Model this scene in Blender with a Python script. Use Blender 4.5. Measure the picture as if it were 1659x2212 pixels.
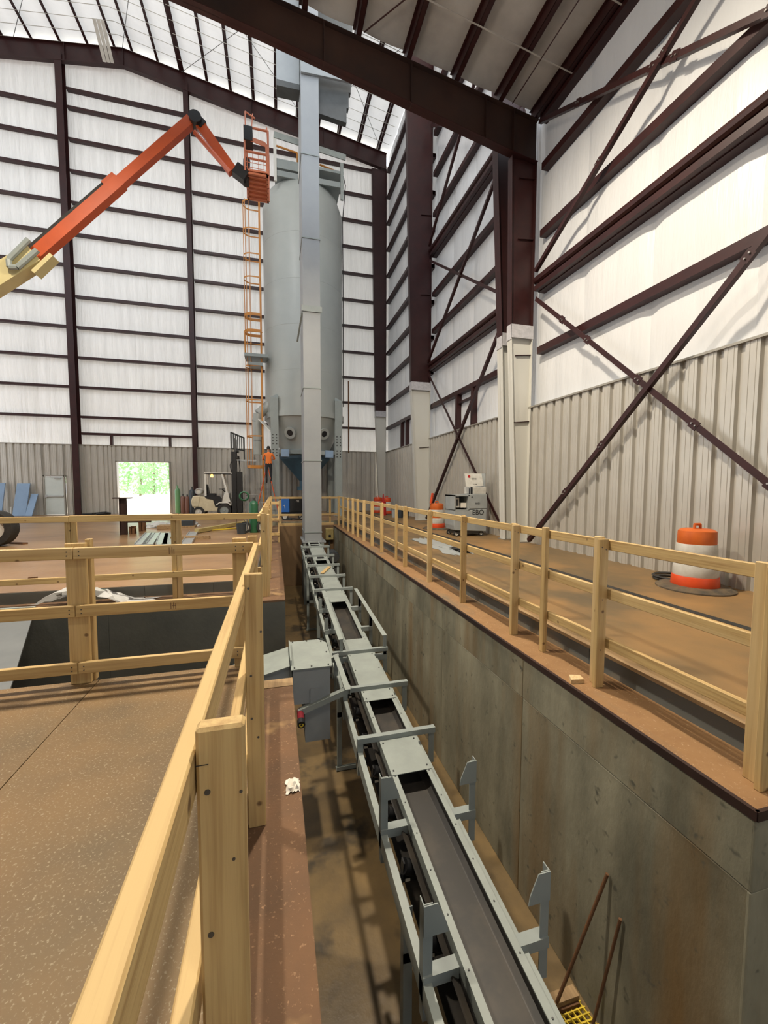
import bpy, math, random
from mathutils import Vector, Matrix
random.seed(7)
for o in list(bpy.data.objects): bpy.data.objects.remove(o, do_unlink=True)
S = bpy.context.scene
C = S.collection
PI = math.pi
# ------------------------------------------------------------------ camera
RIGHT = Vector((0.96582026, -0.25919749, 0.00280728))
DOWN = Vector((-0.01371078, -0.06189791, -0.99798831))
FWD = Vector((0.25884983, 0.96383884, -0.06333605))
CAM = Vector((0, 0, 1.56)); FPX = 872.0
cd = bpy.data.cameras.new('camera'); cam = bpy.data.objects.new('camera', cd); C.objects.link(cam)
cd.sensor_fit = 'VERTICAL'; cd.sensor_height = 36; cd.lens = FPX / 2212 * 36
cd.clip_start = 0.02; cd.clip_end = 400
Rm = Matrix((RIGHT, -DOWN, -FWD)).transposed()
cam.matrix_world = Matrix.Translation(CAM) @ Rm.to_4x4()
S.camera = cam
# ------------------------------------------------------------------ sky, sun, lamps, exposure
w = bpy.data.worlds.new('sky'); S.world = w; w.use_nodes = True
bg = w.node_tree.nodes['Background']; bg.inputs[0].default_value = (0.86, 0.93, 1.0, 1); bg.inputs[1].default_value = 2.2
def lamp(kind, name, loc, energy, color, size=0.6, direction=None):
    d = bpy.data.lights.new(name, kind); d.energy = energy; d.color = color
    if kind == 'AREA': d.shape = 'DISK'; d.size = size
    if kind == 'POINT': d.shadow_soft_size = size
    if kind == 'SUN': d.angle = math.radians(1.0)
    o = bpy.data.objects.new(name, d); C.objects.link(o); o.location = loc
    if direction: o.rotation_euler = Vector(direction).to_track_quat('-Z', 'Y').to_euler()
    return o
lamp('SUN', 'sun', (0, 60, 60), 13.0, (1.0, 0.95, 0.86), direction=(0.25, -0.55, -0.8))
WARM = (1.0, 0.89, 0.72)
for x, y, z, e, ep in [(1.6, 5.8, 10.2, 1050, 110), (-4.6, 5.8, 10.4, 880, 110), (1.6, -1.5, 10.2, 150, 30), (-4.6, -2.0, 10.4, 130, 30)]:      # high-bay lamps under the low roof
    lamp('AREA', 'overhead_light', (x, y, z), e, WARM, 0.45); lamp('POINT', 'high_bay_glow', (x, y, z - .3), ep, WARM, 0.3)
for x, y, z, e in [(-3.5, 13.5, 19.5, 500), (4.2, 13.0, 19.5, 420)]:                                                  # point lights added to brighten the tall bay, no lamp known there
    lamp('POINT', 'overhead_light', (x, y, z), e, (1.0, 0.95, 0.88), 0.35)
S.view_settings.view_transform = 'Standard'; S.view_settings.look = 'None'
S.view_settings.exposure = 0.05; S.view_settings.gamma = 1.0; S.view_settings.use_curve_mapping = False

def at(u, v, x=None, y=None, z=None):      # photograph pixel + one known world coordinate -> world point
    r = RIGHT * ((u - 829.5) / FPX) + DOWN * ((v - 1106.0) / FPX) + FWD
    if y is not None: t = (y - CAM.y) / r.y
    elif x is not None: t = (x - CAM.x) / r.x
    else: t = (z - CAM.z) / r.z
    return CAM + r * t
# ------------------------------------------------------------------ materials
MATS = {}
def mat(name, c1, c2=None, scale=3.0, rough=0.6, metal=0.0, bump=0.0, stretch=(1, 1, 1), lo=0.35, hi=0.65, detail=5.0,
        c3=None, s3=1.0, lo3=0.5, hi3=0.7, st3=(1, 1, 1), transl=0.0, spec=0.5, bdist=0.02, bscale=None, coords='Object', speck=None, knot=None, emit=None, alpha=None):
    m = bpy.data.materials.new(name); m.use_nodes = True; nt = m.node_tree; N = nt.nodes; Lk = nt.links
    b = N['Principled BSDF']; b.inputs['Roughness'].default_value = rough; b.inputs['Metallic'].default_value = metal
    b.inputs['Specular IOR Level'].default_value = spec
    b.inputs['Base Color'].default_value = (*c1, 1)
    col = None
    if c2 is not None or bump:
        tc = N.new('ShaderNodeTexCoord'); oi = N.new('ShaderNodeObjectInfo')
        ad = N.new('ShaderNodeVectorMath'); ad.operation = 'MULTIPLY_ADD'
        cv = N.new('ShaderNodeCombineXYZ')
        for k in range(3): Lk.new(oi.outputs['Random'], cv.inputs[k])
        Lk.new(cv.outputs[0], ad.inputs[0]); ad.inputs[1].default_value = (7.3, 5.1, 9.7); Lk.new(tc.outputs[coords], ad.inputs[2])
        def noise(sc, st, det):
            mp = N.new('ShaderNodeMapping'); mp.inputs['Scale'].default_value = st; Lk.new(ad.outputs[0], mp.inputs[0])
            n = N.new('ShaderNodeTexNoise'); n.inputs['Scale'].default_value = sc; n.inputs['Detail'].default_value = det
            n.inputs['Roughness'].default_value = 0.62; Lk.new(mp.outputs[0], n.inputs['Vector']); return n
        def ramp(n, lo, hi):
            r = N.new('ShaderNodeMapRange'); r.inputs[1].default_value = lo; r.inputs[2].default_value = hi; Lk.new(n.outputs[0], r.inputs[0]); return r
        n1 = noise(scale, stretch, detail)
        if c2 is not None:
            mx = N.new('ShaderNodeMix'); mx.data_type = 'RGBA'; mx.inputs[6].default_value = (*c1, 1); mx.inputs[7].default_value = (*c2, 1)
            Lk.new(ramp(n1, lo, hi).outputs[0], mx.inputs[0]); col = mx.outputs[2]
            if c3 is not None:
                n3 = noise(s3, st3, 4); m3 = N.new('ShaderNodeMix'); m3.data_type = 'RGBA'; m3.inputs[7].default_value = (*c3, 1)
                Lk.new(col, m3.inputs[6]); Lk.new(ramp(n3, lo3, hi3).outputs[0], m3.inputs[0]); col = m3.outputs[2]
            if knot is not None:
                vo = N.new('ShaderNodeTexVoronoi'); vo.inputs['Scale'].default_value = 5.5; Lk.new(ad.outputs[0], vo.inputs['Vector'])
                kr = N.new('ShaderNodeMapRange'); kr.inputs[1].default_value = 0.05; kr.inputs[2].default_value = 0.10; kr.inputs[3].default_value = 0.85; kr.inputs[4].default_value = 0.0
                Lk.new(vo.outputs['Distance'], kr.inputs[0]); mk = N.new('ShaderNodeMix'); mk.data_type = 'RGBA'; mk.inputs[7].default_value = (*knot, 1)
                Lk.new(col, mk.inputs[6]); Lk.new(kr.outputs[0], mk.inputs[0]); col = mk.outputs[2]
            if speck is not None:
                n4 = noise(speck[1], (1, 1, 1), 2); m4 = N.new('ShaderNodeMix'); m4.data_type = 'RGBA'; m4.inputs[7].default_value = (*speck[0], 1)
                Lk.new(col, m4.inputs[6]); Lk.new(ramp(n4, speck[2], speck[3]).outputs[0], m4.inputs[0]); col = m4.outputs[2]
            Lk.new(col, b.inputs['Base Color'])
        if bump:
            nb = noise(bscale, stretch, detail) if bscale else n1
            bp = N.new('ShaderNodeBump'); bp.inputs['Strength'].default_value = bump; bp.inputs['Distance'].default_value = bdist
            Lk.new(nb.outputs[0], bp.inputs['Height']); Lk.new(bp.outputs[0], b.inputs['Normal'])
    if transl:
        tr = N.new('ShaderNodeBsdfTranslucent'); tr.inputs[0].default_value = (*c1, 1)
        ms = N.new('ShaderNodeMixShader'); ms.inputs[0].default_value = transl
        Lk.new(b.outputs[0], ms.inputs[1]); Lk.new(tr.outputs[0], ms.inputs[2]); Lk.new(ms.outputs[0], N['Material Output'].inputs[0])
    if emit:
        b.inputs['Emission Color'].default_value = (*emit[0], 1); b.inputs['Emission Strength'].default_value = emit[1]
    if alpha is not None: b.inputs['Alpha'].default_value = alpha
    MATS[name] = m; return m
W1, W2 = (0.54, 0.375, 0.16), (0.35, 0.21, 0.075)
for ax, st in (('x', (0.08, 1, 1)), ('y', (1, 0.08, 1)), ('z', (1, 1, 0.08))):
    mat('wood_' + ax, W1, W2, 46, 0.62, stretch=tuple(0.03 if q < 1 else 1 for q in st), lo=0.44, hi=0.74, bump=0.08, c3=(0.66, 0.49, 0.26), s3=3.0, lo3=0.5, hi3=0.75, st3=st, detail=4, knot=(0.13, 0.065, 0.025))
mat('wood_end', (0.66, 0.50, 0.29), (0.52, 0.36, 0.18), 60, 0.8)
mat('wood_old', (0.36, 0.24, 0.12), (0.22, 0.14, 0.07), 25, 0.8, stretch=(1, .1, 1))
mat('slab', (0.165, 0.105, 0.043), (0.085, 0.062, 0.034), 1.0, 0.6, lo=0.34, hi=0.66, bump=0.15, bscale=70, c3=(0.21, 0.12, 0.044), s3=0.55, lo3=0.42, hi3=0.66, detail=10, speck=((0.29, 0.235, 0.15), 85, 0.58, 0.70))
mat('slab_far', (0.29, 0.155, 0.064), (0.19, 0.11, 0.054), 0.8, 0.33, lo=0.3, hi=0.7, bump=0.35, bscale=5, c3=(0.39, 0.235, 0.115), s3=0.5, lo3=0.42, hi3=0.68, st3=(.35, 1, 1), detail=8)
mat('slab_right', (0.215, 0.13, 0.05), (0.115, 0.082, 0.043), 0.9, 0.62, lo=0.3, hi=0.68, bump=0.06, bscale=40, stretch=(1, .5, 1), c3=(0.31, 0.17, 0.06), s3=0.6, lo3=0.45, hi3=0.7, detail=9)
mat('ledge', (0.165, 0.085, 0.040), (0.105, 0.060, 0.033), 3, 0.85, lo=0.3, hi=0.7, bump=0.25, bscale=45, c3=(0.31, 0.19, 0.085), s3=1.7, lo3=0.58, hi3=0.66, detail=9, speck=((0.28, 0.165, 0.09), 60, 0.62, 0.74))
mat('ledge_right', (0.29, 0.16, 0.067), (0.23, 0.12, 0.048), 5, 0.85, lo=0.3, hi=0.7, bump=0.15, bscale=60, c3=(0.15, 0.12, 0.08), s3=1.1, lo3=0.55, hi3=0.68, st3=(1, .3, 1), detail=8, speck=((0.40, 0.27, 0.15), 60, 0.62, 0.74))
mat('pit_floor', (0.19, 0.125, 0.054), (0.115, 0.08, 0.04), 1.8, 0.35, lo=0.35, hi=0.65, bump=0.15, bscale=15, c3=(0.05, 0.038, 0.024), s3=1.3, lo3=0.54, hi3=0.64, detail=9)
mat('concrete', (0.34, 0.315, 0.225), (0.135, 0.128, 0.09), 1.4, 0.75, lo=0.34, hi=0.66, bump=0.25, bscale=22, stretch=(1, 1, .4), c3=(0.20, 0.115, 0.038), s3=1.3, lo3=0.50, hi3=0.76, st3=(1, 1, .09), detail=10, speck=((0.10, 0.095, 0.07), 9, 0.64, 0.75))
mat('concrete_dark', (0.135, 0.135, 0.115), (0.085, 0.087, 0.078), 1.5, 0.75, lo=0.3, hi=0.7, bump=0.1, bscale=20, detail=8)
mat('concrete_rust', (0.22, 0.13, 0.06), (0.13, 0.08, 0.04), 1.5, 0.8, lo=0.3, hi=0.7, stretch=(1, 1, .3))
mat('step_face', (0.125, 0.132, 0.122), (0.22, 0.18, 0.125), 2.0, 0.7, lo=0.5, hi=0.62, stretch=(1, .4, 1))
mat('insulation', (0.78, 0.77, 0.76), (0.60, 0.59, 0.585), 2.8, 0.38, stretch=(1.8, 1, .10), lo=0.36, hi=0.72, bump=1.0, bdist=0.12, transl=0.07)  # second colour paints wrinkle shade as darker upright streaks, on top of the bump
mat('insulation_right', (0.68, 0.675, 0.67), (0.60, 0.595, 0.59), 2.0, 0.42, stretch=(1, 1, .12), lo=0.3, hi=0.75, bump=0.7, bdist=0.08, transl=0.05)
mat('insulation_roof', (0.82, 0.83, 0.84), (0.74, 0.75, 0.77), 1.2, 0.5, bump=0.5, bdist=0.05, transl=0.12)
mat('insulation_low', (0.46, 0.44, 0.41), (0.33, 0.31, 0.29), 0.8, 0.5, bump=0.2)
mat('maroon', (0.038, 0.0095, 0.009), (0.024, 0.0065, 0.0065), 3, 0.42, lo=0.35, hi=0.7, spec=0.4)
mat('maroon_rust', (0.040, 0.016, 0.010), (0.018, 0.008, 0.007), 0.7, 0.55, lo=0.35, hi=0.65)
mat('white_paint', (0.60, 0.59, 0.54), rough=0.5)
mat('plastic_wrap', (0.42, 0.41, 0.43), (0.55, 0.54, 0.56), 8, 0.25, bump=0.3)
mat('panel', (0.52, 0.495, 0.445), (0.48, 0.455, 0.41), 2, 0.32, metal=0.25, spec=0.6)
mat('trim_steel', (0.34, 0.32, 0.28), rough=0.4, metal=0.3)
mat('silo', (0.40, 0.42, 0.395), (0.36, 0.38, 0.36), 0.8, 0.36, lo=0.35, hi=0.7)
mat('grey_steel', (0.27, 0.30, 0.29), (0.235, 0.265, 0.26), 3, 0.42, lo=0.35, hi=0.7)
mat('grey_cover', (0.285, 0.315, 0.295), (0.235, 0.26, 0.245), 4, 0.45, lo=0.35, hi=0.7)
mat('grey_box', (0.29, 0.31, 0.32), (0.26, 0.28, 0.29), 2, 0.42)
mat('grey_leg', (0.30, 0.315, 0.325), (0.27, 0.285, 0.30), 1.0, 0.42)
mat('grey_dark', (0.075, 0.08, 0.08), (0.06, 0.062, 0.062), 3, 0.6)
mat('galvanised', (0.55, 0.57, 0.58), (0.45, 0.47, 0.48), 6, 0.35, metal=0.6)
mat('belt', (0.030, 0.027, 0.024), (0.075, 0.06, 0.045), 2.2, 0.5, lo=0.45, hi=0.75, c3=(0.17, 0.13, 0.09), s3=2.5, lo3=0.60, hi3=0.8, st3=(1, .4, 1))
mat('hopper_grey', (0.16, 0.17, 0.175), (0.13, 0.14, 0.145), 2, 0.45)
mat('black', (0.012, 0.012, 0.013), rough=0.4)
mat('dusty_rubber', (0.15, 0.105, 0.06), (0.06, 0.05, 0.038), 6, 0.85)
mat('black_rubber', (0.018, 0.017, 0.016), (0.03, 0.028, 0.025), 8, 0.75)
mat('steel_bright', (0.6, 0.6, 0.6), rough=0.25, metal=1.0)
mat('bolt', (0.10, 0.10, 0.10), rough=0.4, metal=0.7)
mat('bolt_light', (0.42, 0.40, 0.38), rough=0.35, metal=0.7)
mat('orange_ladder', (0.50, 0.195, 0.022), rough=0.45)
mat('lift_orange', (0.52, 0.085, 0.018), (0.44, 0.07, 0.016), 2, 0.4)
mat('lift_basket', (0.62, 0.22, 0.12), (0.55, 0.17, 0.085), 5, 0.5)
mat('lift_cream', (0.62, 0.53, 0.27), (0.55, 0.47, 0.24), 2, 0.45)
mat('drum_orange', (0.62, 0.13, 0.015), (0.52, 0.10, 0.012), 5, 0.5)
mat('drum_red', (0.75, 0.085, 0.02), (0.65, 0.07, 0.018), 5, 0.35)
mat('drum_white', (0.62, 0.60, 0.55), (0.50, 0.48, 0.43), 6, 0.45)
mat('forklift_white', (0.75, 0.74, 0.70), (0.66, 0.63, 0.55), 4, 0.4)
mat('forklift_tan', (0.66, 0.58, 0.40), (0.55, 0.47, 0.31), 4, 0.5)
mat('blue_panel', (0.22, 0.32, 0.46), (0.20, 0.29, 0.42), 3, 0.5)
mat('blue_hopper', (0.055, 0.13, 0.19), (0.045, 0.105, 0.16), 3, 0.45)
mat('welder_blue', (0.02, 0.12, 0.42), rough=0.4)
mat('door_paint', (0.56, 0.60, 0.57), (0.52, 0.56, 0.53), 3, 0.45)
mat('green_tank', (0.02, 0.10, 0.045), rough=0.35)
mat('green_light', (0.13, 0.30, 0.13), rough=0.4)
mat('brown_tank', (0.17, 0.075, 0.05), rough=0.4)
mat('dark_tank', (0.035, 0.045, 0.055), rough=0.35)
mat('yellow', (0.62, 0.45, 0.03), rough=0.5)
mat('dirty_yellow', (0.42, 0.33, 0.13), (0.33, 0.25, 0.09), 6, 0.6)
mat('red', (0.5, 0.02, 0.02), rough=0.4)
mat('dark_red', (0.16, 0.012, 0.02), rough=0.35)
mat('rust', (0.15, 0.068, 0.026), (0.10, 0.045, 0.018), 12, 0.8)
mat('plastic_film', (0.62, 0.62, 0.60), (0.75, 0.75, 0.74), 5, 0.22, bump=0.4, transl=0.3)
mat('dark_film', (0.02, 0.02, 0.022), rough=0.35)
mat('paper', (0.70, 0.66, 0.58), rough=0.8)
mat('cart_grey', (0.36, 0.38, 0.38), (0.31, 0.33, 0.33), 3, 0.45)
mat('skin', (0.50, 0.28, 0.18), rough=0.55)
mat('shirt', (0.80, 0.19, 0.03), rough=0.75)
mat('trousers', (0.015, 0.017, 0.022), rough=0.8)
mat('hair', (0.012, 0.009, 0.007), rough=0.7)
mat('step_orange', (0.62, 0.11, 0.04), rough=0.45)
mat('leaf', (0.46, 0.68, 0.38), (0.30, 0.55, 0.26), 1.5, 0.5, transl=0.45)
mat('bark', (0.26, 0.20, 0.15), rough=0.9)
mat('outdoor_ground', (0.80, 0.75, 0.66), (0.72, 0.65, 0.54), 0.3, 0.9)
mat('amber', (0.9, 0.45, 0.05), rough=0.3, emit=((1.0, 0.5, 0.08), 6.0))
mat('ink', (0.02, 0.02, 0.02), rough=0.6)
mat('stamp_ink', (0.16, 0.09, 0.05), rough=0.8)
# ------------------------------------------------------------------ mesh helpers
class G:
    def __init__(s): s.v = []; s.f = []
    def add(s, vs, fs):
        n = len(s.v); s.v += [Vector(p) for p in vs]; s.f += [tuple(i + n for i in f) for f in fs]; return s
    def box(s, x0, x1, y0, y1, z0, z1):
        return s.add([(x0, y0, z0), (x1, y0, z0), (x1, y1, z0), (x0, y1, z0), (x0, y0, z1), (x1, y0, z1), (x1, y1, z1), (x0, y1, z1)],
                     [(0, 3, 2, 1), (4, 5, 6, 7), (0, 1, 5, 4), (1, 2, 6, 5), (2, 3, 7, 6), (3, 0, 4, 7)])
    def bar(s, p, q, w, h, up=(0, 0, 1), w2=None, h2=None):
        p = Vector(p); q = Vector(q); d = (q - p).normalized(); up = Vector(up)
        if abs(d.dot(up.normalized())) > 0.999: up = Vector((0, 1, 0))
        sd = d.cross(up).normalized(); u = sd.cross(d).normalized()
        w2 = w if w2 is None else w2; h2 = h if h2 is None else h2
        vs = []
        for c, ww, hh in ((p, w, h), (q, w2, h2)):
            vs += [c - sd * ww / 2 - u * hh / 2, c + sd * ww / 2 - u * hh / 2, c + sd * ww / 2 + u * hh / 2, c - sd * ww / 2 + u * hh / 2]
        return s.add(vs, [(0, 3, 2, 1), (4, 5, 6, 7), (0, 1, 5, 4), (1, 2, 6, 5), (2, 3, 7, 6), (3, 0, 4, 7)])
    def angle(s, p, q, w, t=0.008, a=(0, 0, -1), b=(1, 0, 0)):      # L profile along p-q, legs along a and b
        a = Vector(a); b = Vector(b); vs = []
        for c in (Vector(p), Vector(q)):
            vs += [c, c + b * w, c + b * w + a * t, c + b * t + a * t, c + b * t + a * w, c + a * w]
        fs = [(0, 1, 2, 3, 4, 5)[::-1], (6, 7, 8, 9, 10, 11)] + [(i, (i + 1) % 6, 6 + (i + 1) % 6, 6 + i) for i in range(6)]
        return s.add(vs, fs)
    def cyl(s, p, q, r, r2=None, n=12, caps=True):
        p = Vector(p); q = Vector(q); d = (q - p).normalized(); r2 = r if r2 is None else r2
        up = Vector((0, 0, 1)) if abs(d.z) < 0.99 else Vector((1, 0, 0))
        a = d.cross(up).normalized(); b = d.cross(a).normalized(); vs = []
        for c, rr in ((p, r), (q, r2)):
            vs += [c + a * rr * math.cos(2 * PI * i / n) + b * rr * math.sin(2 * PI * i / n) for i in range(n)]
        fs = [(i, (i + 1) % n, n + (i + 1) % n, n + i) for i in range(n)]
        if caps: fs += [tuple(range(n))[::-1], tuple(range(n, 2 * n))]
        return s.add(vs, fs)
    def lathe(s, prof, c, n=32, axis='z', caps=False):
        c = Vector(c); vs = []
        for r, h in prof:
            for i in range(n):
                a = 2 * PI * i / n
                x, y = r * math.cos(a), r * math.sin(a)
                vs.append(c + (Vector((x, y, h)) if axis == 'z' else Vector((h, x, y)) if axis == 'x' else Vector((x, h, y))))
        fs = [(k * n + i, k * n + (i + 1) % n, (k + 1) * n + (i + 1) % n, (k + 1) * n + i) for k in range(len(prof) - 1) for i in range(n)]
        if caps: fs += [tuple(range(n))[::-1], tuple(range((len(prof) - 1) * n, len(prof) * n))]
        return s.add(vs, fs)
    def prism(s, poly, d):                                            # polygon of 3D points extruded by d
        d = Vector(d); k = len(poly); vs = [Vector(p) for p in poly] + [Vector(p) + d for p in poly]
        return s.add(vs, [tuple(range(k))[::-1], tuple(range(k, 2 * k))] + [(i, (i + 1) % k, k + (i + 1) % k, k + i) for i in range(k)])
    def tube(s, pts, r, n=6):
        for a, b in zip(pts[:-1], pts[1:]): s.cyl(a, b, r, n=n)
        return s
OFF = {}
def link(o, parent, off):
    C.objects.link(o); OFF[o.name] = off
    if parent is not None: o.parent = parent
    return o
def build(g, name, m, parent=None, smooth=False, bevel=0.0, off=None, recalc=True):
    if off is None:
        if parent is not None: off = OFF[parent.name]
        else:
            xs = [v.x for v in g.v]; ys = [v.y for v in g.v]; zs = [v.z for v in g.v]
            off = Vector(((min(xs) + max(xs)) / 2, (min(ys) + max(ys)) / 2, min(zs)))
    me = bpy.data.meshes.new(name); me.from_pydata([v - off for v in g.v], [], g.f); me.update()
    if recalc:
        import bmesh
        bm = bmesh.new(); bm.from_mesh(me); bmesh.ops.recalc_face_normals(bm, faces=bm.faces); bm.to_mesh(me); bm.free()
    if smooth:
        for p in me.polygons: p.use_smooth = True
        try: me.set_sharp_from_angle(angle=math.radians(40))
        except Exception: pass
    me.materials.append(MATS[m] if isinstance(m, str) else m)
    o = bpy.data.objects.new(name, me); link(o, parent, off)
    if parent is None: o.location = off
    if bevel:
        b = o.modifiers.new('bevel', 'BEVEL'); b.width = bevel; b.segments = 1; b.limit_method = 'ANGLE'
    return o
def inst(src, parent, pos, rz=0.0):                                   # another piece sharing mesh data
    o = bpy.data.objects.new(src.name.split('.')[0], src.data); link(o, parent, OFF[parent.name] if parent else pos)
    o.location = Vector(pos) - (OFF[parent.name] if parent else Vector()); o.rotation_euler = (0, 0, rz)
    return o
def tag(o, label, cat=None, group=None, kind=None):
    o['label'] = label
    if cat: o['category'] = cat
    if group: o['group'] = group
    if kind: o['kind'] = kind
    return o
def thing(name, loc, label, cat, group=None, kind=None):
    o = bpy.data.objects.new(name, None); o.empty_display_size = 0.2
    link(o, None, Vector(loc)); o.location = loc
    return tag(o, label, cat, group, kind)
def part(name, m, parent, g, smooth=False, bevel=0.0, label=None):
    o = build(g, name, m, parent, smooth, bevel)
    if label: o['label'] = label
    return o
def B(*a): return G().box(*a)
def text(name, s, size, m, parent, pos, rot, ext=0.002):
    cu = bpy.data.curves.new(name, 'FONT'); cu.body = s; cu.size = size; cu.extrude = ext; cu.align_x = 'CENTER'
    t = bpy.data.objects.new(name + '_tmp', cu); C.objects.link(t)
    me = bpy.data.meshes.new_from_object(t.evaluated_get(bpy.context.evaluated_depsgraph_get()))
    bpy.data.objects.remove(t, do_unlink=True)
    me.materials.clear(); me.materials.append(MATS[m])
    o = bpy.data.objects.new(name, me); link(o, parent, OFF[parent.name])
    o.location = Vector(pos) - OFF[parent.name]; o.rotation_euler = rot
    return o
LZ = -0.175           # ledge level
PZ = -2.78            # pit floor level
XL, XR = 0.12, 2.46   # pit edges
YE = 25.5             # end wall
XW = 6.84             # right wall inner face
# ================================================================== THE SETTING
def struct(name, g, m, label, cat, parent=None, **k):
    o = build(g, name, m, parent, **k)
    if parent is None: tag(o, label, cat, kind='structure')
    return o
def sroot(name, loc, label, cat): return thing(name, loc, label, cat, kind='structure')
# ---- floors
fl = sroot('floor', (-6, 0, 0), 'dusty tan concrete slab around the conveyor pit', 'floor')
part('near_slab', 'slab', fl, B(-24, -1.392, -12, 3.65, -0.3, 0), label='smooth tan slab left of the near handrail')
part('near_slab', 'slab', fl, B(-1.386, -0.165, -12, 3.65, -0.3, 0))
part('far_slab', 'slab_far', fl, B(-24, -0.36, 7.0, 27, -0.3, 0), label='orange dirt covered floor in front of the end wall')
part('far_slab', 'slab_far', fl, B(-0.36, 2.965, 18.3, 27, -0.3, 0))
part('aisle_slab', 'slab_right', fl, B(2.965, 4.98, 1.7, 27, -0.3, 0), label='tan slab between the pit and the right wall')
part('aisle_slab', 'slab_right', fl, B(5.09, 7.3, 1.7, 27, -0.3, 0))
part('joint_strip', 'black_rubber', fl, B(4.98, 5.09, 1.7, 26, -0.3, 0.004), label='black expansion joint strip')
pf = struct('floor_pit', B(-6.2, 4.4, -12, 18, PZ - 0.2, PZ), 'pit_floor', 'damp brown concrete floor at the bottom of the conveyor pit', 'floor')
# ---- ledges
lg = sroot('trim_ledge', (0, 0, LZ), 'rust brown dusty ledges along the rims of the pit', 'ledge')
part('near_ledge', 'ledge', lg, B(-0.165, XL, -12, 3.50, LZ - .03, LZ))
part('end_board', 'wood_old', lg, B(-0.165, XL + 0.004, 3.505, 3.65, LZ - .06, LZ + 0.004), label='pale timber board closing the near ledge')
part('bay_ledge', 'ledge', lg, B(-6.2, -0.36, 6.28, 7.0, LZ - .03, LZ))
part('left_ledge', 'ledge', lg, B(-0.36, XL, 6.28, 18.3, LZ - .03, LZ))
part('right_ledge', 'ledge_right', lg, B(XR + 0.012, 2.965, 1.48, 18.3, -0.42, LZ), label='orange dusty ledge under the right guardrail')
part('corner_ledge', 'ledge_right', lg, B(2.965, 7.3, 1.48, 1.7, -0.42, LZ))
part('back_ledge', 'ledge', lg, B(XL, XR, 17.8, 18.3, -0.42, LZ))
part('edge_angle', 'maroon_rust', lg, B(XR - 0.008, XR + 0.02, 1.46, 17.8, LZ - 0.05, LZ + 0.006), label='rusty steel angle on the pit edge')
part('edge_angle', 'maroon_rust', lg, B(XR, 5.05, 1.455, 1.475, LZ - 0.05, LZ + 0.006))
# ---- step faces
st = sroot('trim_step', (2.9, 8, LZ), 'dark grey steel kerb between ledge and slab right of the pit', 'kerb')
y = 1.7
while y < 18:
    part('kerb_plate', 'step_face', st, B(2.945, 2.962, y + 0.004, min(y + 1.5, 18.3), LZ, -0.012)); y += 1.5
part('kerb_cap', 'wood_old', st, B(2.93, 2.99, 1.7, 18.3, -0.012, 0.02))
st2 = sroot('trim_kerb', (-0.4, 8, LZ), 'dark grey kerb plates left of the pit and behind the hopper bay', 'kerb')
for x in range(-6, 0): part('kerb_plate', 'concrete_dark', st2, B(x + 0.004, min(x + 1, -0.36), 6.985, 6.999, LZ, -0.005))
part('kerb_plate', 'step_face', st2, B(-0.362, -0.345, 7.0, 18.3, LZ, -0.005)); part('kerb_plate', 'slab', st2, B(-0.167, -0.160, -12, 3.5, LZ, -0.005))
part('kerb_plate', 'concrete', st2, B(-0.36, 2.965, 18.29, 18.302, LZ, -0.005))
# ---- pit walls with form panels
def pitwall(name, label, core, panels, m):
    r = sroot(name, (core[0], core[2], PZ), label, 'wall')
    part('core', m, r, B(*core))
    for p in panels: part('form_panel', m, r, B(*p), bevel=0.006)
    return r
pr = []
y = 1.47
for k in range(8):
    y2 = min(y + 2.1, 17.8); pr.append((XR, XR + 0.03, y + 0.002, y2 - 0.002, -0.64 + 0.002, LZ - 0.05)); pr.append((XR + 0.003, XR + 0.03, y + 0.002, y2 - 0.002, PZ, -0.642)); y = y2
pitwall('wall_pit_right', 'tall rust stained concrete wall on the right of the pit', (XR + 0.012, 2.965, 1.47, 17.8, PZ, -0.4), pr, 'concrete')
pitwall('wall_pit_corner', 'pale concrete return wall at the near right corner', (2.49, 7.3, 1.48, 1.9, PZ, -0.4), [(XR + 0.001, 4.2, 1.466, 1.49, -0.64, LZ - 0.05), (XR + 0.001, 4.2, 1.468, 1.49, PZ, -0.643)], 'concrete')
pitwall('wall_pit_widened', 'concrete wall of the widened near end of the pit', (4.2, 4.4, -12, 1.46, PZ, 0), [], 'concrete')
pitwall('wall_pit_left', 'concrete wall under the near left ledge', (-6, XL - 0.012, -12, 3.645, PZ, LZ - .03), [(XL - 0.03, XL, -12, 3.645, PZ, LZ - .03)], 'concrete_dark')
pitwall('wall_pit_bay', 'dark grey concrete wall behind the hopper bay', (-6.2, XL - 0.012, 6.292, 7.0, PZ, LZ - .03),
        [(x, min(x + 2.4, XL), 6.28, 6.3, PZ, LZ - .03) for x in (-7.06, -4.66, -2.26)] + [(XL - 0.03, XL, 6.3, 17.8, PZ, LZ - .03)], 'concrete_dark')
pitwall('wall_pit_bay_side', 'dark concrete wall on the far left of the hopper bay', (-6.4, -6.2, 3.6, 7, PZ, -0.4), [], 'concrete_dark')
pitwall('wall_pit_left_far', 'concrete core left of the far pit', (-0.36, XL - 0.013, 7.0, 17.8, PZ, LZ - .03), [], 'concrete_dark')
pitwall('wall_pit_back', 'brown stained concrete wall closing the far end of the pit', (XL - .1, XR + .1, 17.81, 18.3, PZ, -0.4), [(XL, 1.3, 17.79, 17.82, PZ, LZ), (1.304, XR, 17.79, 17.82, PZ, LZ)], 'concrete_rust')

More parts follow.
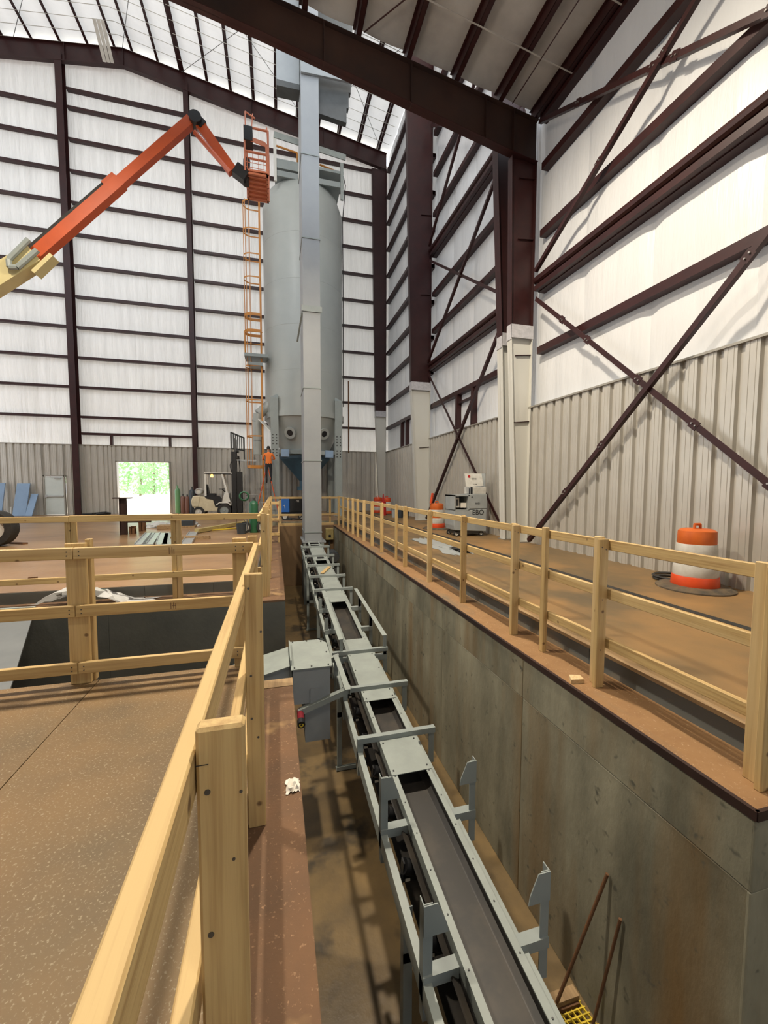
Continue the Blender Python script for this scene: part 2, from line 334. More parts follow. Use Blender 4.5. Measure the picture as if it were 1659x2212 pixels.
# ---- corrugated wainscot panel profile (0.9144 wide, runs along +u, ribs towards +n)
def corrugated(z0, z1, wd=0.9144):
    pr = []
    for k in range(3):
        a = k * wd / 3; q = wd / 3 / 0.3048
        pr += [(a, -0.06), (a + 0.075 * q, -0.06), (a + 0.09 * q, 0.0), (a + 0.125 * q, 0.0), (a + 0.13 * q, 0.007), (a + 0.15 * q, 0.007), (a + 0.155 * q, 0), (a + 0.215 * q, 0.0), (a + 0.22 * q, 0.007), (a + 0.24 * q, 0.007), (a + 0.245 * q, 0), (a + 0.288 * q, 0.0)]
    pr.append((wd, -0.06))
    g = G(); n = len(pr)
    vs = [(u, -h, z0) for u, h in pr] + [(u, -h, z1) for u, h in pr]
    return g.add(vs, [(i, i + 1, n + i + 1, n + i) for i in range(n - 1)])
def sheet(wd, zs, depth, seams):        # insulation strip: bulges between girts, runs along +u (x), faces -y
    g = G(); nu = 9; vs = []; zz = []
    for a, b in zip(zs[:-1], zs[1:]):
        for k in range(4): zz.append((a + (b - a) * k / 4, math.sin(PI * k / 4)))
    zz.append((zs[-1], 0))
    for z, bz in zz:
        for i in range(nu):
            u = i / (nu - 1); e = abs(2 * u - 1)
            vs.append((u * wd, -depth * bz * (1 - e ** 4) + (0.035 if e == 1 else 0), z))
    fs = [(r * nu + i, r * nu + i + 1, (r + 1) * nu + i + 1, (r + 1) * nu + i) for r in range(len(zz) - 1) for i in range(nu - 1)]
    return g.add(vs, fs)
GIRT_E = [5.22, 6.78, 8.32, 9.88, 11.45, 13.02, 14.6, 16.17, 17.73, 19.28, 20.82]
PT = 3.73
# ---- end wall
we = sroot('wall_back', (-4, YE, 0), 'tall end wall of white insulation over corrugated tan panels', 'wall')
def zr(x): return 24.07 - 0.16 * abs(x + 7.3)         # high frame rafter top line
def local_piece(name, m, parent, g, pos, rz=0.0, smooth=False, label=None):
    o = build(g, name, m, parent, smooth, off=Vector((0, 0, 0)), recalc=False); OFF[o.name] = OFF[parent.name]
    o.location = Vector(pos) - OFF[parent.name]; o.rotation_euler = (0, 0, rz)
    if label: o['label'] = label
    return o
OPEN = (-8.45, -5.75, 2.92)       # roll-up opening x0,x1,top
DOOR = (-11.82, -10.85, 2.09)
def panel_run(parent, wall, segs, y):
    src = {}
    for (a, b, z0, z1) in segs:
        x = a
        while x < b - 0.05:
            wd = min(0.9144, b - x); key = (round(wd, 3), z0, z1)
            if key in src: o = inst(src[key], parent, (x, y, 0))
            else: src[key] = o = local_piece('metal_panel', 'panel', parent, corrugated(z0, z1, wd), (x, y, 0))
            x += wd
YP = YE - 0.17
panel_run(we, 'e', [(-19.2, DOOR[0], 0, PT), (DOOR[0], DOOR[1], DOOR[2], PT), (DOOR[1], OPEN[0], 0, PT), (OPEN[0], OPEN[1], OPEN[2], PT), (OPEN[1], 6.4, 0, PT)], YP)
part('panel_cap', 'trim_steel', we, B(-19.2, 6.4, YP - 0.035, YP + 0.09, PT, PT + 0.04))
x = -19.25; srcs = {}
while x < 6.9:
    top = zr(x + 0.9) - 0.3; zs = [PT - 0.1] + [q for q in GIRT_E if q < top - 0.3] + [top]
    local_piece('insulation_sheet', 'insulation', we, sheet(1.83, zs, 0.06, 0), (x, YE, 0), smooth=True); x += 1.83
def girt_x(parent, x0, x1, y, z, m='maroon', name='girt'):
    g = G(); g.box(x0, x1, y - 0.2, y, z + 0.055, z + 0.062).box(x0, x1, y - 0.2, y - 0.193, z - 0.03, z + 0.055).box(x0, x1, y - 0.2, y, z - 0.062, z - 0.055).box(x0, x1, y - 0.007, y, z - 0.06, z + 0.06).box(x0, x1, y - 0.2, y - 0.193, z - 0.055, z - 0.03)
    return part(name, m, parent, g)
YG = YE - 0.06
for a, b in ((-19.2, -10.38), (-9.98, -4.55), (-4.22, 6.5)):
    for z in GIRT_E: girt_x(we, a, b, YG, z)
girt_x(we, -9.98, -4.55, YG, 21.7); girt_x(we, -9.98, -4.55, YG, 4.34)
for x in (-8.55, -5.65):
    part('jamb', 'maroon', we, B(x - 0.1, x, YG - 0.2, YG, PT + 0.04, 4.28))
for x in (OPEN[0] - 0.03, OPEN[1] - 0.05): part('jamb', 'trim_steel', we, B(x, x + 0.08, YP - 0.05, YE + 0.1, 0, OPEN[2]), label='tan jamb trim of the open doorway')
part('door_head', 'trim_steel', we, B(OPEN[0], OPEN[1], YP - 0.05, YE + 0.1, OPEN[2] - 0.06, OPEN[2]))
# personnel door
dr = sroot('door_1', (-11.3, YP, 0), 'pale grey steel personnel door with push bar in the end wall', 'door')
dx0, dx1, dz = DOOR
part('door_frame', 'trim_steel', dr, B(dx0, dx0 + 0.06, YP - 0.09, YP + 0.05, 0, dz).box(dx1 - 0.06, dx1, YP - 0.09, YP + 0.05, 0, dz).box(dx0 - 0.03, dx1 + 0.03, YP - 0.09, YP + 0.05, dz - 0.06, dz + 0.02), label='tan steel door frame')
lf = part('door_leaf', 'door_paint', dr, B(dx0 + 0.065, dx1 - 0.065, YP - 0.06, YP - 0.01, 0.01, dz - 0.065))
part('push_bar', 'galvanised', lf, B(dx0 + 0.1, dx1 - 0.09, YP - 0.13, YP - 0.09, 0.96, 1.03).box(dx0 + 0.08, dx0 + 0.15, YP - 0.12, YP - 0.06, 0.92, 1.07).box(dx1 - 0.15, dx1 - 0.08, YP - 0.12, YP - 0.06, 0.95, 1.04))
part('door_closer', 'galvanised', lf, B(dx1 - 0.45, dx1 - 0.15, YP - 0.14, YP - 0.06, dz - 0.16, dz - 0.11).bar((dx1 - 0.4, YP - 0.12, dz - 0.09), (dx0 + 0.35, YP - 0.16, dz - 0.07), 0.02, 0.015))
# ---- right wall
wr = sroot('wall_right', (7.1, 9, 0), 'right side wall of white insulation, maroon girts and corrugated wainscot', 'wall')
y = 25.4; src = None
while y > -6:
    if src is None: src = local_piece('metal_panel', 'panel', wr, corrugated(0, PT), (XW, y, 0), -PI / 2)
    else: inst(src, wr, (XW, y, 0), -PI / 2)
    y -= 0.9144
part('panel_cap', 'trim_steel', wr, B(XW - 0.035, XW + 0.09, -6, 25.4, PT, PT + 0.04))
GIRT_N = [5.22, 6.9, 8.25, 9.95]; GIRT_M = [5.2, 6.9, 8.5, 10.1, 11.85, 13.5, 15.2, 16.9, 18.6, 20.3]
XG = 7.06
def wall_sheets(y0, y1, zs):
    y = y1
    while y > y0 + 0.05:
        wd = min(1.82, y - y0)
        local_piece('insulation_sheet', 'insulation_right', wr, sheet(wd, zs, 0.035, 0), (XG + 0.02, y, 0), -PI / 2, smooth=True); y -= wd
wall_sheets(-6, 10.1, [PT - 0.1] + GIRT_N + [11.6])
wall_sheets(10.1, 17.5, [PT - 0.1] + GIRT_M + [22.0])
wall_sheets(17.5, 25.6, [PT - 0.1] + GIRT_E + [22.0])
def girt_y(y0, y1, z, hv=False):
    g = G(); X = XG; d = 0.2
    h = 0.09
    if hv:
        g.cyl((X - 0.28, y0, z + 0.13), (X - 0.28, y1, z + 0.13), 0.10, n=10); h = 0.1; z -= 0.06
        g.box(X - 0.33, X - 0.2, y0, y1, z - 0.08, z + 0.05)
    g.box(X - d, X, y0, y1, z + h - 0.008, z + h).box(X - d, X - d + 0.008, y0, y1, z - h + 0.03, z + h - 0.008).box(X - d, X, y0, y1, z - h, z - h + 0.008).box(X - 0.01, X, y0, y1, z - h, z + h).box(X - d, X - d + 0.008, y0, y1, z - h + 0.008, z - h + 0.03)
    return part('strut' if hv else 'girt', 'maroon', wr, g)
for z in GIRT_N: girt_y(-6, 9.7, z, z == 6.9)
for z in GIRT_M: girt_y(10.5, 17.4, z, z in (6.9, 11.85))
for z in GIRT_E: girt_y(17.6, 25.1, z)
part('eave_strut', 'maroon', wr, B(XG - 0.22, XG, -6, 9.8, 11.12, 11.16).box(XG - 0.22, XG - 0.2, -6, 9.8, 11.16, 11.42).box(XG - 0.24, XG - 0.2, -6, 9.8, 11.28, 11.34))
for yj in (13.35, 14.65): part('jamb', 'maroon', wr, B(XG - 0.2, XG, yj, yj + 0.16, PT + 0.04, 5.12))
part('jamb', 'maroon', wr, B(XG - 0.15, XG, 13.5, 14.65, 4.78, 4.84))
for yj in (21.0, 21.9): part('jamb', 'maroon', wr, B(XG - 0.2, XG, yj, yj + 0.14, PT + 0.04, 5.12))
# ---- walls behind and to the left of the viewer
struct('wall_front', B(-21.6, 7.2, -12.2, -12, 0, 13.8), 'insulation_right', 'white insulated wall behind the viewer', 'wall')
struct('wall_left', B(-21.8, -21.6, -12, 12, 0, 22).box(-21.8, -21.6, 12, 25.6, 8, 22), 'insulation', 'white insulated side wall with a wide opening far to the left', 'wall')
# ---- ceilings
cl = sroot('ceiling', (0, 18, 24), 'high bright insulated roof with maroon purlins over the silo', 'ceiling')
def roof_sheet(parent, x0, x1, y0, y1, zf, m, up):
    n = 6; ny = 8; vs = []; fs = []
    for i in range(n + 1):
        for j in range(ny + 1):
            x = x0 + (x1 - x0) * i / n; yy = y0 + (y1 - y0) * j / ny
            vs.append((x, yy, zf(x) - 0.05 * math.sin(PI * i / n)))
    fs = [(i * (ny + 1) + j, (i + 1) * (ny + 1) + j, (i + 1) * (ny + 1) + j + 1, i * (ny + 1) + j + 1) for i in range(n) for j in range(ny)]
    return part('insulation_sheet', m, parent, G().add(vs, fs), smooth=True)
xs = [-6.9 + 1.2 * k for k in range(12)] + [-7.7 - 1.2 * k for k in range(9)]
xs.sort()
zhi = lambda x: zr(x) + 0.26
for a, b in zip(xs[:-1], xs[1:]): roof_sheet(cl, a, b, 10.1, 25.6, zhi, 'insulation_roof', 0)
roof_sheet(cl, xs[-1], 7.1, 10.1, 25.6, zhi, 'insulation_roof', 0)
def purlin(parent, x, y0, y1, z):
    g = B(x - 0.03, x - 0.022, y0, y1, z, z + 0.25).box(x - 0.03, x + 0.09, y0, y1, z, z + 0.008).box(x - 0.09, x - 0.022, y0, y1, z + 0.242, z + 0.25).box(x + 0.082, x + 0.09, y0, y1, z, z + 0.03)
    return part('purlin', 'maroon', parent, g)
for x in xs: purlin(cl, x, 10.2, 25.5, zr(x))
purlin(cl, -4.62, 10.2, 25.5, zr(-4.62) - .02)
for y in [25.0 - 0.62 * k for k in range(14)]:
    part('strap', 'white_paint', cl, G().bar((-7.3, y, zhi(-7.3) - 0.27), (6.8, y, zhi(6.8) - 0.27), 0.025, 0.006).bar((-18, y, zhi(-18) - 0.27), (-7.3, y, zhi(-7.3) - 0.27), 0.025, 0.006))
for (xa, ya, xb, yb) in ((-4.5, 25, 2, 18), (2, 25, -4.5, 18), (2, 25, 6.8, 18), (6.5, 25, 1.6, 18), (-12, 25, -7.3, 18.5), (-7.3, 25, -4.4, 18)):
    part('brace_rod', 'grey_dark', cl, G().cyl((xa, ya, zr(xa) - 0.02), (xb, yb, zr(xb) - 0.02), 0.012, n=6))
# hanging bundle of white roof sheets near the ridge
rs = thing('roof_sheet_bundle', (-8.3, 23.6, 22.9), 'white ribbed roof sheets hanging below the purlins near the ridge', 'roof sheet')
a0, a1 = at(203, 40, y=23.2), at(226, 134, y=24.4)
dv = (a1 - a0)
for k in range(3):
    o = Vector((0.17 * k, 0, 0.02 * k))
    part('sheet', 'drum_white', rs, G().bar(a0 + o, a1 + o, 0.15, 0.02))
# ---- low roof over the near bays
cn = sroot('ceiling_near', (0, 2, 12), 'lower grey insulated roof with maroon purlins over the near bay', 'ceiling')
zl = lambda x: 11.2 + 0.152 * (6.9 - x) if x > -7.3 else 11.2 + 0.152 * (6.9 + 7.3) - 0.152 * (-7.3 - x)
lx = [6.9, 5.68, 4.45, 3.2, 1.98, 0.75, -0.5, -1.7, -2.9, -4.1, -5.3, -6.5, -8.1, -9.3, -10.5, -11.7, -12.9]
lxs = sorted(lx)
zlo = lambda x: zl(x) + 0.30
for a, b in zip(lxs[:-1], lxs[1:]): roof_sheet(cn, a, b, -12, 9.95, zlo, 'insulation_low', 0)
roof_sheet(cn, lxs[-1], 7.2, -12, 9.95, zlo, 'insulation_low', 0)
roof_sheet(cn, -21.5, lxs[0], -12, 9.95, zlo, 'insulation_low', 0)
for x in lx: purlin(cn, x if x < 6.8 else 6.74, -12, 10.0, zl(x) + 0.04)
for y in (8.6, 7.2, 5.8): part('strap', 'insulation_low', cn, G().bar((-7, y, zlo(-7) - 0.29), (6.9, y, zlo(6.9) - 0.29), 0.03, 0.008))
part('brace_rod', 'maroon', cn, G().cyl((5.9, 9.6, 11.2), (6.1, 6.0, 13.0 - 1.6), 0.014, n=6))
part('brace_rod', 'maroon', cn, G().cyl((2.1, 9.7, zl(2.1)), (4.9, 5.9, zl(4.9)), 0.016, n=6))
# ================================================================== STEEL FRAME
def lerp(pts, z):
    for (z0, x0), (z1, x1) in zip(pts[:-1], pts[1:]):
        if z <= z1: return x0 + (x1 - x0) * (z - z0) / (z1 - z0)
    return pts[-1][1]
def column(label, yc, inner, xo, ztop, zpaint, fw=0.2, wrap=True):
    r = thing('steel_column', ((inner[0][1] + xo) / 2, yc, 0), label, 'column')
    def seg(z0, z1, m, lab, sfx):
        zs = [z0] + [z for z, _ in inner if z0 < z < z1] + [z1]
        fi = G(); wb = G(); fo = G()
        for a, b in zip(zs[:-1], zs[1:]):
            xa, xb = lerp(inner, a), lerp(inner, b)
            fi.add([(xa, yc - fw / 2, a), (xa, yc + fw / 2, a), (xa + .015, yc + fw / 2, a), (xa + .015, yc - fw / 2, a), (xb, yc - fw / 2, b), (xb, yc + fw / 2, b), (xb + .015, yc + fw / 2, b), (xb + .015, yc - fw / 2, b)], [(0, 1, 2, 3), (4, 5, 6, 7), (0, 1, 5, 4), (1, 2, 6, 5), (2, 3, 7, 6), (3, 0, 4, 7)])
            wb.add([(xa, yc - .006, a), (xo, yc - .006, a), (xo, yc + .006, a), (xa, yc + .006, a), (xb, yc - .006, b), (xo, yc - .006, b), (xo, yc + .006, b), (xb, yc + .006, b)], [(0, 1, 2, 3), (4, 5, 6, 7), (0, 1, 5, 4), (1, 2, 6, 5), (2, 3, 7, 6), (3, 0, 4, 7)])
        fo.box(xo - 0.015, xo, yc - fw / 2, yc + fw / 2, z0, z1)
        for n, g in (('inner_flange', fi), ('web', wb), ('outer_flange', fo)):
            part(n, m, r, g, label=lab)
    seg(0.02, zpaint, 'white_paint', 'white painted lower length', '')
    seg(zpaint, ztop, 'maroon', None, '')
    xa = lerp(inner, zpaint)
    if wrap: part('plastic_wrap', 'plastic_wrap', r, B(xa - .012, xo + 0.01, yc - fw / 2 - .012, yc - fw / 2 - .004, zpaint - 0.05, zpaint + .3).box(xa - .012, xa - .004, yc - fw / 2 - .012, yc + fw / 2 + .01, zpaint - 0.1, zpaint + .3), label='grey masking film around the column')
    part('base_plate', 'bolt_light', r, B(inner[0][1] - .05, xo + .03, yc - fw / 2 - .04, yc + fw / 2 + .04, 0, .022))
    return r
C_low = column('near maroon column with white foot carrying the low roof beam', 9.95, [(0, 6.46), (5.6, 6.17), (10.3, 6.08)], 6.83, 10.2, 5.62, 0.2)
C_hi = column('slim maroon column with white foot paired just behind the near column', 10.62, [(0, 6.5), (5.6, 6.28), (10, 6.05), (21, 5.6)], 6.83, 20.7, 5.62, 0.28)
C_2 = column('middle tall maroon column with white foot between the two braced bays', 17.5, [(0, 6.22), (5.9, 5.92), (17.6, 5.63), (21.6, 5.5)], 6.83, 20.7, 5.93, 0.24)
C_3 = column('farthest maroon corner column with white foot beside the end wall', 25.1, [(0, 6.4), (6.3, 6.12), (21, 5.9), (21.8, 5.9)], 6.83, 20.85, 6.0, 0.22)
column('maroon column of the frame beside the viewer', 2.3, [(0, 6.32), (5.6, 6.14), (11.4, 6.12)], 6.83, 10.15, 5.62)
for x, wdt, nm in ((-10.2, 0.30, 'maroon wind column left of the open doorway'), (-4.38, 0.25, 'maroon wind column right of the open doorway by the forklift')):
    r = thing('wind_column', (x, YG - 0.3, 0), nm, 'column'); zt = zr(x) - 0.4
    part('flange', 'maroon', r, B(x - wdt / 2, x + wdt / 2, YG - 0.44, YG - 0.425, 0.02, zt)); part('flange', 'maroon', r, B(x - wdt / 2, x + wdt / 2, YG - 0.03, YG - 0.015, 0.02, zt))
    part('web', 'maroon', r, B(x - .008, x + .008, YG - 0.425, YG - 0.03, 0.02, zt)); part('base_plate', 'maroon', r, B(x - wdt / 2 - .05, x + wdt / 2 + .05, YG - .48, YG + .0, 0, .02))
def rafter(label, yc, pts, fw=0.22, m='maroon_rust', splice=()):      # pts: (x, ztop, zbottom)
    r = thing('roof_beam', (pts[0][0], yc, pts[0][2]), label, 'beam')
    tf = G(); bf = G(); wb = G()
    for (x0, t0, b0), (x1, t1, b1) in zip(pts[:-1], pts[1:]):
        tf.prism([(x0, yc - fw / 2, t0), (x1, yc - fw / 2, t1), (x1, yc - fw / 2, t1 - .016), (x0, yc - fw / 2, t0 - .016)], (0, fw, 0))
        bf.prism([(x0, yc - fw / 2, b0), (x1, yc - fw / 2, b1), (x1, yc - fw / 2, b1 + .016), (x0, yc - fw / 2, b0 + .016)], (0, fw, 0))
        wb.prism([(x0, yc - .006, t0), (x1, yc - .006, t1), (x1, yc - .006, b1), (x0, yc - .006, b0)], (0, .012, 0))
    part('top_flange', m, r, tf); part('bottom_flange', 'maroon', r, bf); part('web', m, r, wb)
    for x, t, b in splice:
        part('stiffener', m, r, B(x - .008, x + .008, yc - fw / 2, yc + fw / 2, b, t))
    return r
lt = lambda x: 11.2 + 0.152 * (6.9 - x)
lb = lambda x: 10.24 + 0.19 * (6.16 - x)
rafter('deep maroon roof beam crossing the top of the picture', 9.92, [(6.83, 11.21, 10.15), (6.12, lt(6.12), 10.25), (-0.3, lt(-.3), lb(-.3)), (-7.3, lt(-7.3), lt(-7.3) - .75), (-21, lt(-7.3) - 2.08, lt(-7.3) - 2.9)],
       splice=[(6.1, lt(6.1), 10.26), (3.3, lt(3.3), lb(3.3)), (1.2, lt(1.2), lb(1.2)), (-1.6, lt(-1.6), lb(-1.6)), (5.3, lt(5.3), lb(5.3))])
rafter('maroon gable roof beam above the end wall', 25.1, [(6.83, zr(6.83), zr(6.83) - .95), (-7.3, zr(-7.3), zr(-7.3) - .87), (-20, zr(-20), zr(-20) - .87)], m='maroon', splice=[(-9.9, zr(-9.9), zr(-9.9) - .87), (-7.3, zr(-7.3), zr(-7.3) - .87), (-4.4, zr(-4.4), zr(-4.4) - .87), (-1, zr(-1), zr(-1) - .88), (3, zr(3), zr(3) - .9)])
rafter('high maroon roof beam above the middle column', 17.5, [(6.83, zr(6.83), zr(6.83) - 1.1), (-7.3, zr(-7.3), zr(-7.3) - .9), (-20, zr(-20), zr(-20) - .9)], m='maroon')
rafter('high maroon roof beam hidden above the near beam', 10.62, [(6.83, zr(6.83), zr(6.83) - 1.1), (-7.3, zr(-7.3), zr(-7.3) - .9), (-20, zr(-20), zr(-20) - .9)], m='maroon')
rafter('low maroon roof beam above the viewer', 2.3, [(6.83, 11.21, 10.15), (-7.3, lt(-7.3), lt(-7.3) - .75), (-21, lt(-7.3) - 2.08, lt(-7.3) - 2.9)])
# girt clips seen on column webs
for (col_, yc, zl_) in ((C_low, 9.95, (8.2, 9.75, 5.15, 3.35)), (C_2, 17.5, (3.35, 10.1, 13.5))):
    for z in zl_: part('girt_clip', 'maroon', col_, G().bar((6.35, yc - .035, z - .03), (6.83, yc - .035, z + .02), .05, .02))
# cross braces on the right wall
def brace(label, p, q, bolts=(.25, .5, .75)):
    r = thing('cross_brace', ((p[0] + q[0]) / 2, (p[1] + q[1]) / 2, min(p[2], q[2])), label, 'brace', 'cross braces on the right wall')
    P, Q = Vector(p), Vector(q); d = (Q - P).normalized(); nrm = Vector((-1, 0, 0)); sd = d.cross(nrm).normalized()
    part('angle_bar', 'maroon', r, G().bar(P, Q, .10, .012, (-1, 0, 0)).bar(P + sd * .045 + Vector((.04, 0, 0)), Q + sd * .045 + Vector((.04, 0, 0)), .012, .09, (-1, 0, 0)))
    for b in bolts:
        c = P.lerp(Q, b); part('stitch_plate', 'maroon', r, G().bar(c - d * .08, c + d * .08, .15, .02, (-1, 0, 0))); 
        for k in (-.04, .04):
            part('bolt', 'bolt_light', r, G().cyl(c + d * k + nrm * .01, c + d * k + nrm * .035, .014, n=6))
    return r
XB = 6.62
brace('brown brace rising right from the foot of the near column', (XB, 9.55, .1), (XB, 2.5, 6.75), (.2, .35, .72, .86))
brace('brown brace falling right across the wainscot from the near column', (XB + .06, 9.55, 6.5), (XB + .06, 2.5, .2), (.15, .27, .46, .62, .78))
brace('upper brown brace rising steeply from the near strut', (XB, 9.55, 7.2), (XB, 2.5, 11.0), (.3, .5))
brace('upper brown brace falling right from the eave of the near column', (XB + .06, 9.6, 10.95), (XB + .06, 2.5, 7.1), (.2, .47, .53, .73))
brace('second bay brace rising right from the middle column foot', (XB, 17.3, .1), (XB, 10.85, 6.75), (.5,))
brace('second bay brace falling right from the middle column', (XB + .06, 17.3, 6.6), (XB + .06, 10.85, .2), (.5,))
brace('second bay brace rising above the lower strut', (XB, 17.3, 7.1), (XB, 10.85, 11.6), (.5,))
brace('second bay brace falling above the lower strut', (XB + .06, 17.3, 11.5), (XB + .06, 10.85, 7.1), (.5,))
brace('second bay brace rising above the upper strut', (XB, 17.3, 12.1), (XB, 10.85, 16.9), (.5,))
brace('second bay brace falling above the upper strut', (XB + .06, 17.3, 17.1), (XB + .06, 10.85, 12.1), (.5,))
# ================================================================== OUTDOORS
og = build(B(-40, 30, 25.7, 90, -.35, -.05), 'ground_outside', 'outdoor_ground'); tag(og, 'sunlit pale dirt yard seen through the open doorway', 'ground', kind='structure')
def blob(g, c, r, sq, n=9, seed=0):
    rnd = random.Random(seed); vs = []; 
    for i in range(n + 1):
        for j in range(12):
            t = PI / 2 * i / n; a = 2 * PI * j / 12; k = r * (1 + .18 * (rnd.random() - .5))
            vs.append((c[0] + k * math.cos(a) * math.cos(t), c[1] + k * math.sin(a) * math.cos(t) * .6, c[2] + k * sq * math.sin(t)))
    return g.add(vs, [(i * 12 + j, i * 12 + (j + 1) % 12, (i + 1) * 12 + (j + 1) % 12, (i + 1) * 12 + j) for i in range(n) for j in range(12)])
for i, (x, y, r, lb_) in enumerate(((-13.5, 36, 3.0, 'pale dirt mound at the left in the yard'), (-9.5, 38, 2.6, 'pale dirt mound at the right in the yard'))):
    o = build(blob(G(), (x, y, -.06), r, .33, seed=i), 'dirt_mound', 'outdoor_ground', smooth=True); tag(o, lb_, 'dirt mound', 'dirt mounds in the yard')
tl = ['leftmost', 'second from left', 'third from left', 'third from right', 'second from right', 'rightmost']
for i in range(6):
    x = -20.5 + i * 2.3; y = 52 + (i % 3) * 1.6; rnd = random.Random(50 + i)
    r = thing('tree', (x, y, -.06), '%s leafy green tree beyond the yard seen through the doorway' % tl[i], 'tree', 'trees beyond the yard')
    part('trunk', 'bark', r, G().cyl((x, y, -.05), (x + .2, y, 5.5), .16, .07, 7))
    g = G()
    for k in range(1100):
        a = rnd.random() * 2 * PI; h = .6 + 7.2 * rnd.random(); rr = (1.9 - .12 * abs(h - 3.5)) * math.sqrt(rnd.random())
        c = Vector((x + rr * math.cos(a), y + rr * math.sin(a), h)); s_ = .12 + .14 * rnd.random()
        u = Vector((rnd.gauss(0, 1), rnd.gauss(0, 1), rnd.gauss(0, 1))).normalized(); v = u.orthogonal().normalized()
        g.add([c - u * s_, c + v * s_ * .6, c + u * s_, c - v * s_ * .6], [(0, 1, 2, 3)])
    o = build(g, 'crown', 'leaf', r, recalc=False); o['kind'] = 'stuff'
# ================================================================== SILO
SX, SY, SR = 1.62, 22.95, 2.08
ZSH = at(568, 452, y=SY).z; ZDT = at(654, 384, y=SY - 1.0).z
si = thing('silo', (SX, SY, 0), 'tall grey steel silo on four legs behind the bucket elevator', 'silo')
sh = part('shell', 'silo', si, G().lathe([(SR, 5.35), (SR, ZSH - .15), (SR - .05, ZSH), (SR * .88, ZSH + (ZDT - ZSH) * .45), (SR * .5, ZDT), (.02, ZDT + .1)], (SX, SY, 0), 56), smooth=True)
for z in (7.4, 9.6, 11.8, 14.0): part('weld_seam', 'silo', sh, G().lathe([(SR, z - .012), (SR + .006, z), (SR, z + .012)], (SX, SY, 0), 56), smooth=True)
part('ring_beam', 'silo', si, G().lathe([(SR, 5.1), (SR + .06, 5.1), (SR + .06, 5.38), (SR, 5.38)], (SX, SY, 0), 56))
part('cone', 'silo', si, G().lathe([(SR, 5.15), (1.36, 3.55), (1.34, 3.45)], (SX, SY, 0), 56), smooth=True)
part('flange', 'grey_steel', si, G().lathe([(1.34, 3.5), (1.52, 3.5), (1.52, 3.4), (1.34, 3.4)], (SX, SY, 0), 48))
for a in (-118, -62):
    d = Vector((math.cos(math.radians(a)), math.sin(math.radians(a)), -.35)).normalized(); c = Vector((SX, SY, 4.35)) + Vector((d.x, d.y, 0)) * 1.72
    po = part('port', 'silo', si, G().cyl(c, c + d * .22, .21, n=20), smooth=True); part('port_hole', 'black', po, G().cyl(c + d * .215, c + d * .245, .16, n=20))
    u = d.orthogonal().normalized(); v = d.cross(u); fg = G(); n = 20; vs = []
    for rr, h in ((.165, .2), (.30, .2), (.30, .26), (.165, .26)):
        vs += [c + d * h + (u * math.cos(2 * PI * i / n) + v * math.sin(2 * PI * i / n)) * rr for i in range(n)]
    fg.add(vs, [(k * n + i, k * n + (i + 1) % n, ((k + 1) % 4) * n + (i + 1) % n, ((k + 1) % 4) * n + i) for k in range(4) for i in range(n)])
    part('port_flange', 'silo', po, fg)
for sx, sy in ((-1, -1), (1, -1), (-1, 1), (1, 1)):
    lx_, ly = SX + sx * 1.62, SY + sy * 1.5
    lgp = part('leg', 'grey_steel', si, B(lx_ - .19, lx_ + .19, ly - .16, ly - .145, 0, 6.0).box(lx_ - .19, lx_ + .19, ly + .145, ly + .16, 0, 6.0).box(lx_ - .008, lx_ + .008, ly - .15, ly + .15, 0, 6.0).prism([(lx_ - .19, ly - .16, 6.0), (lx_ + .19, ly - .16, 6.0), (SX + sx * 1.45, ly + .1, 6.25)], (0, .3, 0)))
    part('foot_plate', 'grey_steel', lgp, B(lx_ - .28, lx_ + .28, ly - .25, ly + .25, 0, .03))
    if sy < 0:
        for i in range(2):
            for j in range(8):
                if j != 3:
                    xx = lx_ - .09 + i * .18; zz = 3.1 + j * .15
                    part('bolt', 'black', lgp, B(xx - .025, xx + .025, ly - .175, ly - .16, zz - .03, zz + .03))
part('tie_beam', 'grey_steel', si, B(SX - 1.62, SX + 1.62, SY - 1.55, SY - 1.45, 3.22, 3.4)); part('tie_beam', 'grey_steel', si, B(SX - 1.62, SX + 1.62, SY + 1.45, SY + 1.55, 3.22, 3.4))
for s in (-1, 1): part('clamp_block', 'blue_panel', si, B(SX + s * 1.12 - .2, SX + s * 1.12 + .2, SY - 1.75, SY - 1.3, 3.05, 3.42))
bh = part('discharge_hopper', 'blue_hopper', si, G().lathe([(1.35, 3.2), (1.35, 3.05), (.32, 1.85), (.32, 1.5)], (SX, SY, 0), 4), label='dark blue discharge hopper under the silo cone')
part('gate', 'blue_hopper', bh, B(SX - .45, SX + .45, SY - .4, SY + .4, 1.35, 1.55))
part('feeder_pipe', 'red', si, B(SX - .18, SX + .18, SY - .2, SY + .2, 0, 1.35), label='dark red discharge pipe')
